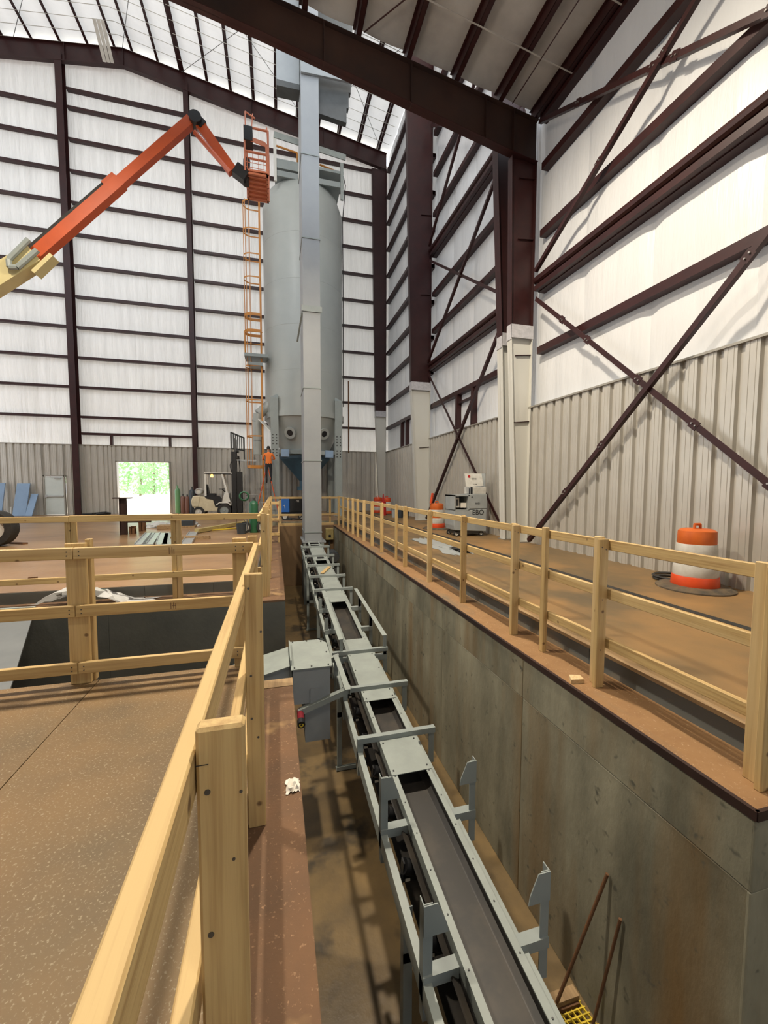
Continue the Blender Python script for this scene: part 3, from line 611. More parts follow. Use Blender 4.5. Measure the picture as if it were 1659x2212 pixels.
# roof platform with handrails
PLY = SY - 1.75
zq = lambda v: at(620, v, y=PLY).z
xq = lambda u: at(u, 340, y=PLY).x
pl = part('platform', 'grey_steel', si, B(xq(594), xq(742), PLY, PLY + 2.9, zq(352), zq(346)).box(xq(594), xq(742), PLY - .03, PLY + .05, zq(384), zq(372)))
for u, va, vb in ((594, 300, 398), (647, 308, 392), (738, 330, 412)): part('support_post', 'white_paint' if u < 700 else 'grey_cover', pl, B(xq(u) - .07, xq(u) + .07, PLY - .1, PLY, zq(vb), zq(va)))
part('guard_beam', 'grey_cover', pl, G().bar((xq(592), PLY - .12, zq(301)), (xq(746), PLY - .12, zq(318)), .05, .28))
part('deck_beam', 'grey_steel', pl, B(xq(594), xq(648), PLY - .06, PLY + .05, zq(368), zq(352)))
part('handrail', 'orange_ladder', pl, G().tube([(xq(593), PLY + 1, zq(345)), (xq(593), PLY + 1, zq(283)), (xq(645), PLY + 1, zq(290)), (xq(645), PLY + 1, zq(345))], .045).tube([(xq(695), PLY + 1, zq(306)), (xq(733), PLY + 1, zq(314)), (xq(733), PLY + 1, zq(350))], .045), label='rusty orange handrail on the silo roof')
part('dust_pipe', 'silo', si, G().tube([(SX - 2.5, SY - .6, 3.2), (SX - 2.5, SY - .6, 4.9), (SX - 2.42, SY - .6, 5.3), (SX - 1.8, SY - .5, 5.9)], .26, 16), smooth=True, label='pale grey discharge pipe elbow left of the silo')
part('cable', 'black_rubber', si, G().tube([(SX + 1.9, SY - 1, ZDT + .9), (SX + 2.15, SY - .9, ZDT + .1), (SX + 2.0, SY - .8, ZSH - .5), (SX + 2.12, SY - .2, 13), (SX + 2.12, SY - .2, 6)], .025, 5))
part('brace_stub', 'white_paint', si, G().bar((SX - 2.35, SY - 1.2, 4.95), (SX - 1.75, SY - 1.55, 4.3), .3, .05))
part('conduit', 'rust', si, G().cyl((SX + 2.32, SY - .7, 3.4), (SX + 2.32, SY - .7, 7.3), .04, n=6))
# ---- caged ladder
ld = thing('caged_ladder', (-.72, 22.2, 0), 'orange caged ladder running up the left side of the silo', 'ladder')
LX, LY = -.62, 22.0
for yy in (LY - .22, LY + .22): part('stile', 'orange_ladder', ld, B(LX - .02, LX + .06, yy - .03, yy + .03, .0, 15.9))
gr = G(); rung = None
z = .3
while z < 15.6:
    c = (LX + .02, 0, z)
    if rung is None: rung = part('rung', 'orange_ladder', ld, G().cyl((LX + .02, LY - .22, z), (LX + .02, LY + .22, z), .016, n=6)); z0 = z
    else:
        o = bpy.data.objects.new('rung', rung.data); link(o, ld, OFF[ld.name]); o.location = (0, 0, z - z0)
    z += .3
def hoop(z, m='orange_ladder', h=.05, r=.38):
    g = G(); n = 14; vs = []
    for i in range(n + 1):
        a = PI / 2 + PI * i / n + 0
        for dr_, hz in ((0, -h), (.012, -h), (.012, h), (0, h)):
            vs.append((LX - .38 + (r + dr_) * math.cos(a) * 1.0, LY + (r + dr_) * math.sin(a), z + hz))
    fs = [(i * 4 + k, i * 4 + (k + 1) % 4, (i + 1) * 4 + (k + 1) % 4, (i + 1) * 4 + k) for i in range(n) for k in range(4)]
    g.add(vs, fs)
    for s in (-1, 1): g.box(LX - .38, LX + .02, LY + s * r - .006, LY + s * r + .006, z - h, z + h)
    return part('cage_hoop', m, ld, g)
for z in (2.55, 4.1, 5.9, 7.6, 9.3, 10.1, 11.9, 13.0, 14.2, 15.5): hoop(z, h=.07 if z in (2.55, 9.3, 10.1) else .03)
for i in range(6):
    a = PI / 2 + PI * (i + .5) / 6
    x_, y_ = LX - .38 + .38 * math.cos(a), LY + .38 * math.sin(a)
    part('cage_strap', 'orange_ladder', ld, B(x_ - .012, x_ + .012, y_ - .012, y_ + .012, 2.5 if i % 2 else 4.0, 15.6))
rp = part('rest_platform', 'grey_steel', ld, B(LX - .78, LX + .35, LY - .5, LY + .5, 8.0, 8.15).box(LX - .6, LX + .1, LY - .4, LY + .4, 7.6, 7.75))
part('guard_rail', 'orange_ladder', rp, G().tube([(LX - .75, LY - .48, 8.15), (LX - .75, LY - .48, 9.2), (LX + .1, LY - .48, 9.2)], .02).tube([(LX - .75, LY - .48, 8.6), (LX + .1, LY - .48, 8.6)], .02))
# ================================================================== BUCKET ELEVATOR
EY = 14.95
ex0, ex1 = at(655.5, 800, y=EY).x, at(692.5, 800, y=EY).x
be = thing('bucket_elevator', ((ex0 + ex1) / 2, EY + .7, PZ), 'tall grey box casing of the bucket elevator in front of the silo', 'elevator')
zs = [at(674, v, y=EY).z for v in (1150, 995, 838, 663, 515, 335, 140)] 
zs = [at(674, 1169, y=EY).z] + zs + [20.6]
for k, (a, b) in enumerate(zip(zs[:-1], zs[1:])):
    part('casing_section', 'grey_leg', be, B(ex0, ex1, EY, EY + 1.45, a + .006, b - .006))
    if k: part('seam_flange', 'grey_steel', be, B(ex0 - .02, ex1 + .02, EY - .02, EY + 1.47, a - .02, a + .02))
part('foot_flange', 'grey_leg', be, B(ex0 - .09, ex1 + .14, EY - .12, EY + 1.5, zs[0] - .05, zs[0]))
part('boot', 'grey_dark', be, B(ex0 - .04, ex1 + .04, EY + .05, EY + 1.45, PZ, zs[0] - .05))
for x in (ex0 - .07, ex1 + .07): part('support_leg', 'grey_steel', be, G().angle((x, EY - .1, PZ), (x, EY - .1, zs[0] - .04), .1, .01, (0, 1, 0), (1 if x < 1 else -1, 0, 0)))
zc = at(674, 668, y=EY).z
cb = part('clamp_band', 'grey_steel', be, B(ex0 - .05, ex1 + .06, EY - .05, EY - .01, zc - .1, zc + .1)); part('strut', 'grey_cover', cb, G().bar((ex0 - .02, EY + .1, zc - .1), (ex0 - .14, EY + 1.2, zc - .75), .06, .06))
zp = at(674, 900, y=EY).z
# head: drive housing left, platform plate right
hx0 = at(597, 150, y=EY + .3).x
hz0, hz1 = at(620, 214, y=EY + .75).z, 19.3
hd = part('drive_housing', 'grey_box', be, B(hx0, ex0 - .02, EY + .3, EY + .75, hz0 + .18, hz1)); part('sloped_bottom', 'grey_dark', hd, G().prism([(hx0, EY + .3, hz0 + .18), (ex0 - .02, EY + .3, hz0 + .18), (ex0 - .02, EY + .3, hz0), (hx0, EY + .3, hz0 - .02)], (0, .45, 0)))
for zz in (hz0 + 1.95,): part('panel_seam', 'grey_dark', hd, B(hx0 - .01, ex0 - .02, EY + .285, EY + .3, zz, zz + .12))
rx1 = at(762, 200, y=EY + .2).x; rz0 = at(740, 274, y=EY + .45).z
steps = [(ex1 + .01, rz0 + .1), (rx1 - .22, rz0 + .0), (rx1 - .22, rz0 + .5), (rx1 - .14, rz0 + .5), (rx1 - .14, rz0 + 1.05), (rx1 - .06, rz0 + 1.05), (rx1 - .06, rz0 + 1.5), (rx1, rz0 + 1.5), (rx1, 18.4), (ex1 + .01, 18.4)]
part('deck_plate', 'grey_dark', be, G().prism([(x, EY + .25, z) for x, z in steps], (0, .2, 0)), label='dark stepped deck plate right of the elevator head')
part('head_beam', 'grey_box', be, G().bar((ex0, EY - .06, at(650, 150, y=EY).z), (rx1, EY - .02, at(764, 172, y=EY).z), .08, .3))
part('head_casing', 'grey_box', be, B(ex0 - .1, ex1 + .1, EY - .1, EY + 2.0, 19.2, 21))
part('spout', 'grey_box', be, G().bar(((ex0 + ex1) / 2, EY + 1.4, 20.5), (SX, SY - .4, ZDT + .2), .4, .4))
# ================================================================== BOOM LIFT
bl = thing('boom_lift', (-9, 11.5, 0), 'orange and cream boom lift reaching up to the silo top', 'boom lift')
LYY = 11.8
e0, e1, e2 = at(-60, 668, y=LYY), at(80, 553, y=LYY), at(413, 262, y=LYY)
d = (e2 - e1).normalized(); up = Vector((0, 1, 0)).cross(d); up = up if up.z > 0 else -up
part('base_boom', 'lift_cream', bl, G().bar(Vector((-10.2, LYY, 3.0)), e1, .36, .42, up))
part('boom_tip_guard', 'lift_cream', bl, G().bar(e1 - d * .35 - up * .27, e1 + d * .25 - up * .25, .3, .09, up))
part('fly_boom', 'lift_orange', bl, G().bar(e1 - d * .3, e1.lerp(e2, .53), .24, .26, up)); part('fly_boom', 'lift_orange', bl, G().bar(e1.lerp(e2, .5), e2, .2, .22, up))
part('cable_carrier', 'black_rubber', bl, G().bar(e1 - d * .1 + up * .19, e1.lerp(e2, .49) + up * .18, .12, .09, up), label='grey hose carrier along the boom')
part('hose_loop', 'grey_cover', bl, G().tube([e1 + d * .15 + up * .16 - Vector((0, .28, 0)), e1 - d * .5 + up * .12 - Vector((0, .28, 0)), e1 - d * .62 - Vector((0, .28, 0)), e1 - d * .5 - up * .1 - Vector((0, .28, 0)), e1 + d * .1 - up * .1 - Vector((0, .28, 0))], .06, 8))
part('carrier_bracket', 'lift_orange', bl, G().bar(e1.lerp(e2, .46) + up * .17, e1.lerp(e2, .53) + up * .17, .18, .12, up))
part('elbow', 'black', bl, G().cyl(e2 + Vector((.12, -.2, 0)), e2 + Vector((.12, .2, 0)), .15, n=14).bar(e2 + Vector((.05, 0, .1)), e2 + Vector((.3, 0, -.1)), .24, .22), label='black knuckle joint of the boom')
j0, j1 = at(432, 272, y=LYY), at(503, 372, y=LYY)
jd = (j1 - j0).normalized()
part('jib', 'lift_orange', bl, G().bar(j0, j1, .2, .24)); part('jib_rod', 'lift_orange', bl, G().cyl(at(420, 285, y=LYY - .1), at(497, 373, y=LYY - .1), .06, n=8))
part('jib_cylinder', 'steel_bright', bl, G().cyl(at(426, 279, y=LYY), at(490, 362, y=LYY), .035, n=8))
part('rotator', 'black', bl, G().bar(at(508, 366, y=LYY), at(533, 385, y=LYY), .22, .3).cyl(at(533, 345, y=LYY + .1), at(531, 400, y=LYY + .1), .09, n=8))
bx0, bx1, by0, by1 = at(530, 400, y=11.7).x, at(580, 400, y=11.7).x, 11.7, 12.75; bz0 = at(552, 431, y=by1).z; bz1 = bz0 + 1.1
bf_ = part('basket_floor', 'lift_basket', bl, B(bx0, bx1, by0, by1, bz0, bz0 + .03).box(bx0, bx0 + .05, by0, by1, bz0 - .05, bz0 + .06).box(bx1 - .05, bx1, by0, by1, bz0 - .05, bz0 + .06).box(bx0, bx1, by0, by0 + .05, bz0 - .05, bz0 + .06).box(bx0, bx1, by1 - .05, by1, bz0 - .05, bz0 + .06), label='mesh floor of the lift basket')
for k in range(6): part('floor_bar', 'lift_basket', bf_, B(bx0, bx1, by0 + .1 + k * .17, by0 + .13 + k * .17, bz0 - .05, bz0 - .005))
for z in (bz0 + .5, bz1): part('basket_rail', 'lift_basket', bl, G().tube([(bx0, by0, z), (bx1, by0, z), (bx1, by1, z), (bx0, by1, z), (bx0, by0, z)], .028, 8))
for x, y in ((bx0, by0), (bx1, by0), (bx0, by1), (bx1, by1), (bx0, 12.2), (bx1, 12.2)): part('basket_post', 'lift_basket', bl, G().cyl((x, y, bz0), (x, y, bz1), .025, n=8))
gm = G()
for k in range(5): gm.box(bx0 + .05 + k * .14, bx0 + .062 + k * .14, by0 - .008, by0, bz0, bz0 + .5)
for k in range(4): gm.box(bx0, bx1, by0 - .008, by0, bz0 + .1 + k * .12, bz0 + .112 + k * .12)
part('front_mesh', 'lift_basket', bl, gm)
part('control_box', 'black', bl, B(bx0 - .02, bx0 + .2, by0 - .05, by0 + .3, bz0 + .75, bz1)); part('guard_tube', 'lift_basket', bl, G().tube([(bx0 + .02, by0 + .1, bz1), (bx0 + .02, by0 + .1, bz1 + .45), (bx0 + .25, by0 + .3, bz1 + .5)], .02)); part('guard_tube', 'lift_basket', bl, G().tube([(bx1, by0 + .4, bz1), (bx1 - .03, by0 + .4, bz1 + .4)], .02)); part('guard_tube', 'lift_basket', bl, G().tube([(bx0 + .15, by0 + .3, bz1), (bx0 + .2, by0 + .3, bz1 + .6)], .015))
part('side_panel', 'lift_basket', bl, G().prism([(bx0 + .06, by0 - .03, bz0), (bx1, by0 - .03, bz0 + .02), (bx1, by0 - .03, bz0 + .72), (bx1 - .08, by0 - .03, bz0 + .80), (bx0 + .08, by0 - .03, bz0 + .86), (bx0 + .06, by0 - .03, bz0 + .8), (bx0 + .1, by0 - .03, bz0 + .76), (bx1 - .07, by0 - .03, bz0 + .68), (bx1 - .05, by0 - .03, bz0 + .06), (bx0 + .1, by0 - .03, bz0 + .05)], (0, .02, 0)))
part('chassis', 'lift_orange', bl, B(-10.6, -7.5, 10.2, 12.4, .45, .95)); part('turret', 'lift_cream', bl, B(-11.4, -8.6, 10.85, 12.3, .95, 2.6))
wc = at(-10, 1147, y=12.5)
def wheel(parent, c, r, wd, axis, name='wheel', rim='drum_white'):
    t = part(name, 'black_rubber', parent, G().lathe([(r * .62, -wd / 2), (r * .95, -wd / 2), (r, -wd * .36), (r, wd * .36), (r * .95, wd / 2), (r * .62, wd / 2)], c, 28, axis), smooth=True)
    part('rim', rim, t, G().lathe([(r * .63, -wd * .42), (r * .55, -wd * .3), (r * .2, -wd * .34), (r * .16, -wd * .5), (.001, -wd * .5)], c, 24, axis), smooth=True)
    part('rim', rim, t, G().lathe([(r * .63, wd * .42), (r * .55, wd * .3), (r * .2, wd * .34), (r * .16, wd * .5), (.001, wd * .5)], c, 24, axis), smooth=True)
    return t
for x in (wc.x, wc.x - 2.7):
    for y in (wc.y, wc.y - 2.2): wheel(bl, (x, y, .46), .46, .36, 'y')
# ================================================================== BELT CONVEYOR
zc_ = lambda Y: -1.46 + .052 * Y + .0017 * Y * Y
cv = thing('belt_conveyor', (1.26, 7, PZ), 'long grey belt conveyor climbing along the pit to the bucket elevator', 'conveyor')
YS = [0.4, 1.2, 2.12, 3.13, 4.12, 5.1, 6.12, 7.13, 8.14, 9.15, 10.19, 11.19, 12.21, 13.33, 14.2]
def run(prof_fn, y0=.4, y1=14.2, ys=None):         # sweep a closed X-Z profile (offsets from belt line) along the conveyor
    ys = ys or [y0] + [y for y in YS if y0 < y < y1] + [y1]; g = G(); vs = []; pr = prof_fn
    for y in ys: vs += [(x, y, zc_(y) + z) for x, z in pr]
    k = len(pr); fs = [(j * k + i, j * k + (i + 1) % k, (j + 1) * k + (i + 1) % k, (j + 1) * k + i) for j in range(len(ys) - 1) for i in range(k)]
    fs += [tuple(range(k))[::-1], tuple(range((len(ys) - 1) * k, len(ys) * k))]
    return g.add(vs, fs)
rect = lambda x0, x1, z0, z1: [(x0, z0), (x1, z0), (x1, z1), (x0, z1)]
for a, b, s in ((1.06, 1.11, 1), (1.46, 1.41, -1)):
    part('skirt_channel', 'grey_cover', cv, run([(a, -.17), (a, 0), (b, 0), (b, -.006), (a + s * .008, -.006), (a + s * .008, -.17)]))
    sk = part('skirt_rubber', 'black_rubber', cv, run(rect(min(a, b) - .004, max(a, b) - .04, -.2, -.1)) if s > 0 else run(rect(1.448, 1.466, -.2, -.1)))
part('belt', 'belt', cv, run([(1.01, -.10), (1.06, -.145), (1.12, -.175), (1.40, -.175), (1.46, -.145), (1.50, -.10), (1.51, -.11), (1.46, -.156), (1.40, -.186), (1.12, -.186), (1.06, -.156), (1.00, -.11)]))
part('return_belt', 'belt', cv, run(rect(1.0, 1.50, -.47, -.46)))
for x, s in ((.82, 1), (1.54, -1)):
    part('stringer', 'grey_cover', cv, run([(x, -.24), (x, -.10), (x + s * .055, -.10), (x + s * .055, -.108), (x + s * .008, -.108), (x + s * .008, -.24)]))
def cover(y0, y1):
    o = part('cover_plate', 'grey_cover', cv, run(rect(1.055, 1.465, .002, .008), y0, y1))
    n = max(1, round((y1 - y0) / .5))
    for k in range(n + 1):
        y = y0 + .05 + (y1 - y0 - .1) * k / n
        for x in (1.085, 1.435): part('bolt', 'bolt', o, G().cyl((x, y, zc_(y) + .008), (x, y, zc_(y) + .018), .008, n=6))
for a, b in ((3.6, 4.10), (4.84, 5.09), (5.11, 6.10), (6.13, 6.62), (8.42, 9.13), (9.17, 10.17), (10.21, 11.17), (11.8, 12.19), (12.23, 13.32)): cover(a, b)
y = .8
while y < 14:
    for x in (1.085, 1.435): part('rivet', 'bolt', cv, G().cyl((x, y, zc_(y)), (x, y, zc_(y) + .005), .006, n=6))
    y += .31 if y < 6 else .62
for y in (4.12, 5.1, 6.12, 9.15, 10.19, 11.19, 12.21, 13.33):
    z = zc_(y) + .06
    o = part('cross_angle', 'grey_steel', cv, G().angle((.815, y - .02, z), (1.71, y - .02, z), .06, .007, (0, 0, -1), (0, 1, 0)))
for y in YS[2:-1]:
    z = zc_(y)
    for x, s in ((.82, 1), (1.70, -1)):
        gus = y in (2.12, 3.13); guard = y in (7.13, 8.14)
        top = z + (.40 if gus else .2 if guard else .055)
        pg = G().angle((x, y, top), (x, y, z - .36), .062, .007, (0, 1, 0), (s, 0, 0))
        o = part('hanger_post', 'grey_steel', cv, pg)
        if gus:
            part('gusset', 'grey_steel', o, G().prism([(x, y - .004, top), (x + s * .09, y - .004, top), (x + s * .15, y - .004, top - .14), (x + s * .16, y - .004, top - .2), (x, y - .004, top - .2)], (0, -.007, 0)))
        if gus or guard or y == 6.12:
            part('arm', 'grey_steel', o, G().angle((x, y - .012, z - .06 if not guard else z - .02), ((1.06 if s > 0 else 1.46), y - .012, z - .06 if not guard else z - .02), .075, .007, (0, 0, -1), (0, 1, 0)))
for x in (.955, 1.66):
    part('guard_rail', 'grey_cover', cv, G().bar((x, 6.12, zc_(6.12) + .25), (x, 8.55, zc_(8.55) + .25 - .03), .075, .008))
    for y in (6.12, 7.13, 8.14): part('guard_post', 'grey_steel', cv, B(x - .02, x + .03, y, y + .007, zc_(y) - .1, zc_(y) + .25 - .008 * (y - 6.1)))
for y in (2.62, 5.9, 9.0, 12.1):
    g = None
    for x in (.86, 1.54): part('support_leg', 'grey_steel', cv, G().angle((x, y, PZ), (x, y, zc_(y) - .2), .07, .008, (0, 1, 0), (1 if x < 1 else -1, 0, 0)))
    part('foot_bar', 'grey_steel', cv, B(.84, 1.58, y - .04, y + .08, PZ, PZ + .012).box(.84, 1.58, y - .04, y - .032, PZ, PZ + .07)); part('cross_tie', 'grey_steel', cv, B(.86, 1.54, y, y + .008, -1.95, -1.87))
    part('knee_brace', 'grey_steel', cv, G().bar((.9, y + .05, -1.7 + .05 * y), (.9, y + .6, zc_(y) - .25), .05, .008))
idl = None; y = 1.35
while y < 13.9:
    z = zc_(y) - .24
    g = G().box(.83, 1.54, y - .025, y + .025, z - .03, z + .0).bar((.93, y, z), (.94, y, z + .13), .012, .06, (0, 1, 0)).bar((1.535, y, z), (1.53, y, z + .12), .012, .05, (0, 1, 0)).bar((1.09, y, z), (1.09, y, z + .05), .012, .04, (0, 1, 0)).bar((1.43, y, z), (1.43, y, z + .05), .012, .04, (0, 1, 0))
    o = part('idler', 'black', cv, g)
    for p, q in (((.945, y, z + .085), (1.09, y, z + .01)), ((1.10, y, z + .0), (1.42, y, z + .0)), ((1.52, y, z + .055), (1.43, y, z + .01))):
        part('roller', 'black', o, G().cyl(p, q, .055, n=14), smooth=True)
    # pivot ear and pale tag, seen through the gap on the left
    part('label_plate', 'paper', o, B(.95, .99, y - .027, y - .0255, z - .028, z - .002))
    y += .51
part('tail_pulley', 'black', cv, G().cyl((.93, 14.0, zc_(14) - .3), (1.59, 14.0, zc_(14) - .3), .16, n=20), smooth=True)
part('pipe_roller', 'steel_bright', cv, G().cyl((.9, 1.75, zc_(1.75) - .5), (1.6, 1.75, zc_(1.75) - .5), .055, n=14), smooth=True)
for y in (1.2, 4.5, 8): part('snub_roller', 'black', cv, G().cyl((.88, y, zc_(y) - .52), (1.64, y, zc_(y) - .52), .05, n=12), smooth=True)
for a, b in ((13.72, 13.8), (14.12, 14.2)): part('end_frame', 'grey_cover', cv, run(rect(1.06, 1.46, 0, .012), a, b))
bd = build(G().bar((1.14, 10.45, zc_(10.45) + .03), (1.40, 11.0, zc_(11) + .03), .09, .02), 'scrap_board', 'wood_y'); tag(bd, 'pale wooden board lying across a conveyor cover', 'board')
dk = build(G().box(1.17, 1.36, 11.95, 12.05, zc_(12) + .01, zc_(12) + .045), 'rag', 'dark_film'); tag(dk, 'small dark rag on the far conveyor cover', 'rag')
# ================================================================== FEED CHUTE BOX
fx0, fx1, fy0, fy1, fz = .17, .615, 4.8, 5.66, -.63
fb = thing('feed_chute', ((fx0 + fx1) / 2, 5.2, -1.56), 'grey sheet metal feed chute box between hopper bay and conveyor', 'chute')
part('body', 'grey_box', fb, B(fx0, fx1, fy0, fy1, -1.06, fz)); part('lower_body', 'grey_box', fb, B(fx0 + .14, fx1, fy0 + .02, fy1 - .2, -1.56, -1.06))
ldp = part('lid', 'grey_cover', fb, G().prism([(fx0 - .02, fy0 - .02, fz), (fx1 + .02, fy0 - .02, fz), (fx1 + .04, fy0 + .2, fz), (fx1 + .04, fy1 - .12, fz), (fx1 - .06, fy1 + .02, fz), (fx0 - .02, fy1 + .02, fz)], (0, 0, .012)))
for x, y in ((fx0 + .02, fy0 + .02), ((fx0 + fx1) / 2, fy0 + .02), (fx1 - .02, fy0 + .02), (fx1, 5.2), (fx1 - .03, fy1 - .08), ((fx0 + fx1) / 2, fy1 - .02), (fx0 + .03, fy1 - .02)): part('bolt', 'bolt', ldp, G().cyl((x, y, fz + .012), (x, y, fz + .024), .01, n=6))
part('feeder_tube', 'grey_box', fb, G().bar((-1.4, 5.25, -1.15), (fx0, 5.25, -.78), .55, .24)); part('feeder_lid', 'grey_cover', fb, G().bar((-.8, 5.25, -.87), (fx0 - .03, 5.25, -.645), .62, .012)); part('flange', 'grey_cover', fb, B(fx0 - .025, fx0 - .01, fy0 + .1, fy1 - .1, -1.1, -.55))
part('frame_arm', 'grey_cover', fb, G().angle((.22, 4.74, -1.11), (.86, 4.74, -.90), .07, .008, (0, 0, -1), (0, 1, 0))); part('frame_arm', 'grey_cover', fb, G().angle((.85, 4.7, -.9), (.85, 5.75, -.9), .07, .008, (0, 0, -1), (-1, 0, 0))); part('frame_arm', 'grey_cover', fb, G().angle((.6, 5.72, -.98), (.86, 5.72, -.9), .07, .008, (0, 0, -1), (0, 1, 0)))
part('bracket_plate', 'grey_box', fb, B(.37, .53, 4.785, 4.795, -1.08, -.88)); part('frame_leg', 'grey_steel', fb, G().angle((.85, 5.72, -.9), (.85, 5.72, -1.5), .06, .007, (0, 1, 0), (-1, 0, 0)))
kn = part('sensor', 'dark_red', fb, G().cyl((.25, 4.8, -1.14), (.25, 4.62, -1.16), .04, n=14), label='red and black limit switch'); part('sensor_cap', 'black', kn, G().cyl((.25, 4.62, -1.16), (.25, 4.55, -1.17), .045, n=14)); part('sensor_ring', 'yellow', kn, G().lathe([(.012, -.0), (.026, -.0)], (.25, 4.548, -1.17), 14, 'y'))
# grey hopper plate in the bay at the left
hp = thing('hopper', (-4, 5.0, PZ), 'sloping grey steel hopper in the bay behind the near fence', 'hopper')
h0, h1 = at(74, 1320, y=6.2), at(22, 1488, y=3.75)
part('side_plate', 'hopper_grey', hp, G().prism([(-6, 6.2, h0.z), (h0.x, 6.2, h0.z), (h1.x, 3.75, h1.z), (-6, 3.75, h1.z)], (0, 0, -.02)))
part('rim', 'grey_cover', hp, G().bar((-6, 6.22, h0.z + .03), (h0.x, 6.22, h0.z + .03), .05, .05))
# ================================================================== GUARDRAILS
def board(parent, name, x0, x1, y0, y1, z0, z1, ax, m=None, bev=.004, label=None):
    return part(name, m or 'wood_' + ax, parent, B(x0, x1, y0, y1, z0, z1), bevel=bev, label=label)
def screws(o, pts, n, ):
    for p in pts:
        p = Vector(p); n_ = Vector(n); part('screw', 'bolt', o, G().cyl(p, p + n_ * .004, .0045, n=8))
TZ = 1.12
gr_ = thing('guardrail', (2.7, 9, LZ), 'long timber guardrail on the right ledge of the pit', 'guardrail')
rp_ = [(1.56, 2), (2.79, 2), (3.56, 1), (4.08, 2), (5.42, 2), (6.78, 2), (8.21, 2), (8.94, 1), (10.2, 2), (11.3, 2), (12.4, 2), (13.4, 2), (14.3, 2), (15.3, 2), (16.5, 2), (17.7, 2)]
for y, k in rp_:
    if k == 2:
        o = board(gr_, 'post', 2.64, 2.729, y, y + .038, LZ, TZ, 'z'); board(gr_, 'post', 2.69, 2.728, y + .039, y + .128, LZ, TZ + .012, 'z')
        screws(o, [(2.66, y, 1.05), (2.7, y, 1.03), (2.68, y, .6), (2.68, y, .16)], (0, -1, 0))
    else: board(gr_, 'post', 2.68, 2.728, y, y + .065, LZ, TZ + .02, 'z')
ends = [1.5, 4.12, 6.85, 10.28, 14.36, 18.0]
for z in (1.11, .69, .26):
    for a, b in zip(ends[:-1], ends[1:]): board(gr_, 'rail', 2.73, 2.768, a + .004, b, z - .085, z, 'y')
board(gr_, 'post', 2.80, 2.838, 1.50, 1.589, LZ, TZ - .01, 'z'); board(gr_, 'rail', 2.77, 4.9, 1.45, 1.488, 1.02, 1.11, 'x'); board(gr_, 'rail', 2.77, 4.9, 1.45, 1.488, .6, .69, 'x')
g2 = thing('guardrail', (-.15, 1.7, LZ), 'close timber guardrail beside the viewer on the left ledge', 'guardrail')
p1 = board(g2, 'post', -.147, -.062, .765, .803, LZ, TZ, 'z', bev=.006); 
for x, z in ((-.128, 1.0), (-.07, .99), (-.128, .72), (-.085, .86)): part('screw', 'bolt', p1, G().cyl((x, .7655, z), (x, .7635, z), .0055 if x < -.1 else .003, n=10))
part('pencil_mark', 'ink', p1, B(-.1465, -.125, .7642, .7649, 1.052, 1.0535))
p2 = board(g2, 'post', -.155, -.070, 2.05, 2.088, LZ, TZ + .01, 'z', bev=.004)
for x, z in ((-.135, 1.06), (-.08, .84), (-.13, .62), (-.13, .4), (-.10, .3)): part('screw', 'bolt', p2, G().cyl((x, 2.0505, z), (x, 2.0485, z), .006, n=8))
board(g2, 'post', -.150, -.112, .805, .845, .97, TZ - .03, 'z', 'wood_old', label='short scrap block behind the near post')
for z, x0 in ((1.075, -.188), (.625, -.192), (.2, -.192)): board(g2, 'rail', x0, x0 + .038, -1.5, 3.62, z - .089, z, 'y')
board(g2, 'spacer', -.150, -.112, 2.09, 2.13, .9, 1.06, 'z')
g3 = thing('guardrail', (-2, 3.6, 0), 'timber fence across the near edge of the hopper bay', 'guardrail')
board(g3, 'post', -1.57, -1.43, 3.60, 3.638, 0, TZ - .005, 'z'); board(g3, 'post', -1.45, -1.412, 3.64, 3.7, 0, TZ + .02, 'z')
o = board(g3, 'post', -.36, -.25, 3.60, 3.638, 0, TZ, 'z'); board(g3, 'post', -.24, -.16, 3.64, 3.678, 0, TZ + .01, 'z')
board(g3, 'post', -4.2, -4.06, 3.60, 3.638, 0, TZ, 'z')
for z in (1.085, .635, .185):
    a_ = board(g3, 'rail', -1.5, -.19, 3.56, 3.598, z - .089, z, 'x'); b_ = board(g3, 'rail', -5.2, -1.505, 3.56, 3.598, z - .089, z, 'x')
    for x in (-1.54, -1.46, -.33, -.27): screws(a_, [(x, 3.56, z - .03), (x, 3.56, z - .06)], (0, -1, 0))
    part('grade_stamp', 'stamp_ink', a_, G().box(-.835, -.83, 3.5585, 3.5598, z - .075, z - .02).box(-.815, -.81, 3.5585, 3.5598, z - .07, z - .02).box(-.825, -.795, 3.5585, 3.5598, z - .05, z - .046).box(-.80, -.796, 3.5585, 3.5598, z - .075, z - .03)) if z > .5 else None
g4 = thing('guardrail', (-2, 6.75, LZ), 'timber fence across the far side of the hopper bay', 'guardrail')
for x in (-2.93, -1.55, -4.4): board(g4, 'post', x, x + .065, 6.75, 6.788, LZ, TZ, 'z'); board(g4, 'post', x + .068, x + .14, 6.76, 6.80, LZ, TZ - .02, 'z')
for z in (1.12, .245): board(g4, 'rail', -5.2, -2.86, 6.71, 6.748, z - .085, z, 'x'); board(g4, 'rail', -2.855, -.20, 6.71, 6.748, z - .085, z + .01, 'x')
g5 = thing('guardrail', (-.15, 12, LZ), 'timber guardrail on the far left ledge running to the silo', 'guardrail')
for i, y in enumerate((6.5, 7.75, 9.6, 11.3, 12.7, 14.2, 15.9, 17.6)):
    board(g5, 'post', -.235, -.14, y, y + .038, LZ, TZ + (.02 if i != 1 else .06), 'z')
    if i < 3: board(g5, 'post', -.138, -.10, y + .04, y + .129, LZ, TZ, 'z')
for z in (1.11, .66): board(g5, 'rail', -.275, -.237, 6.4, 11.4, z - .089, z, 'y'); board(g5, 'rail', -.275, -.237, 11.405, 17.7, z - .089, z, 'y')
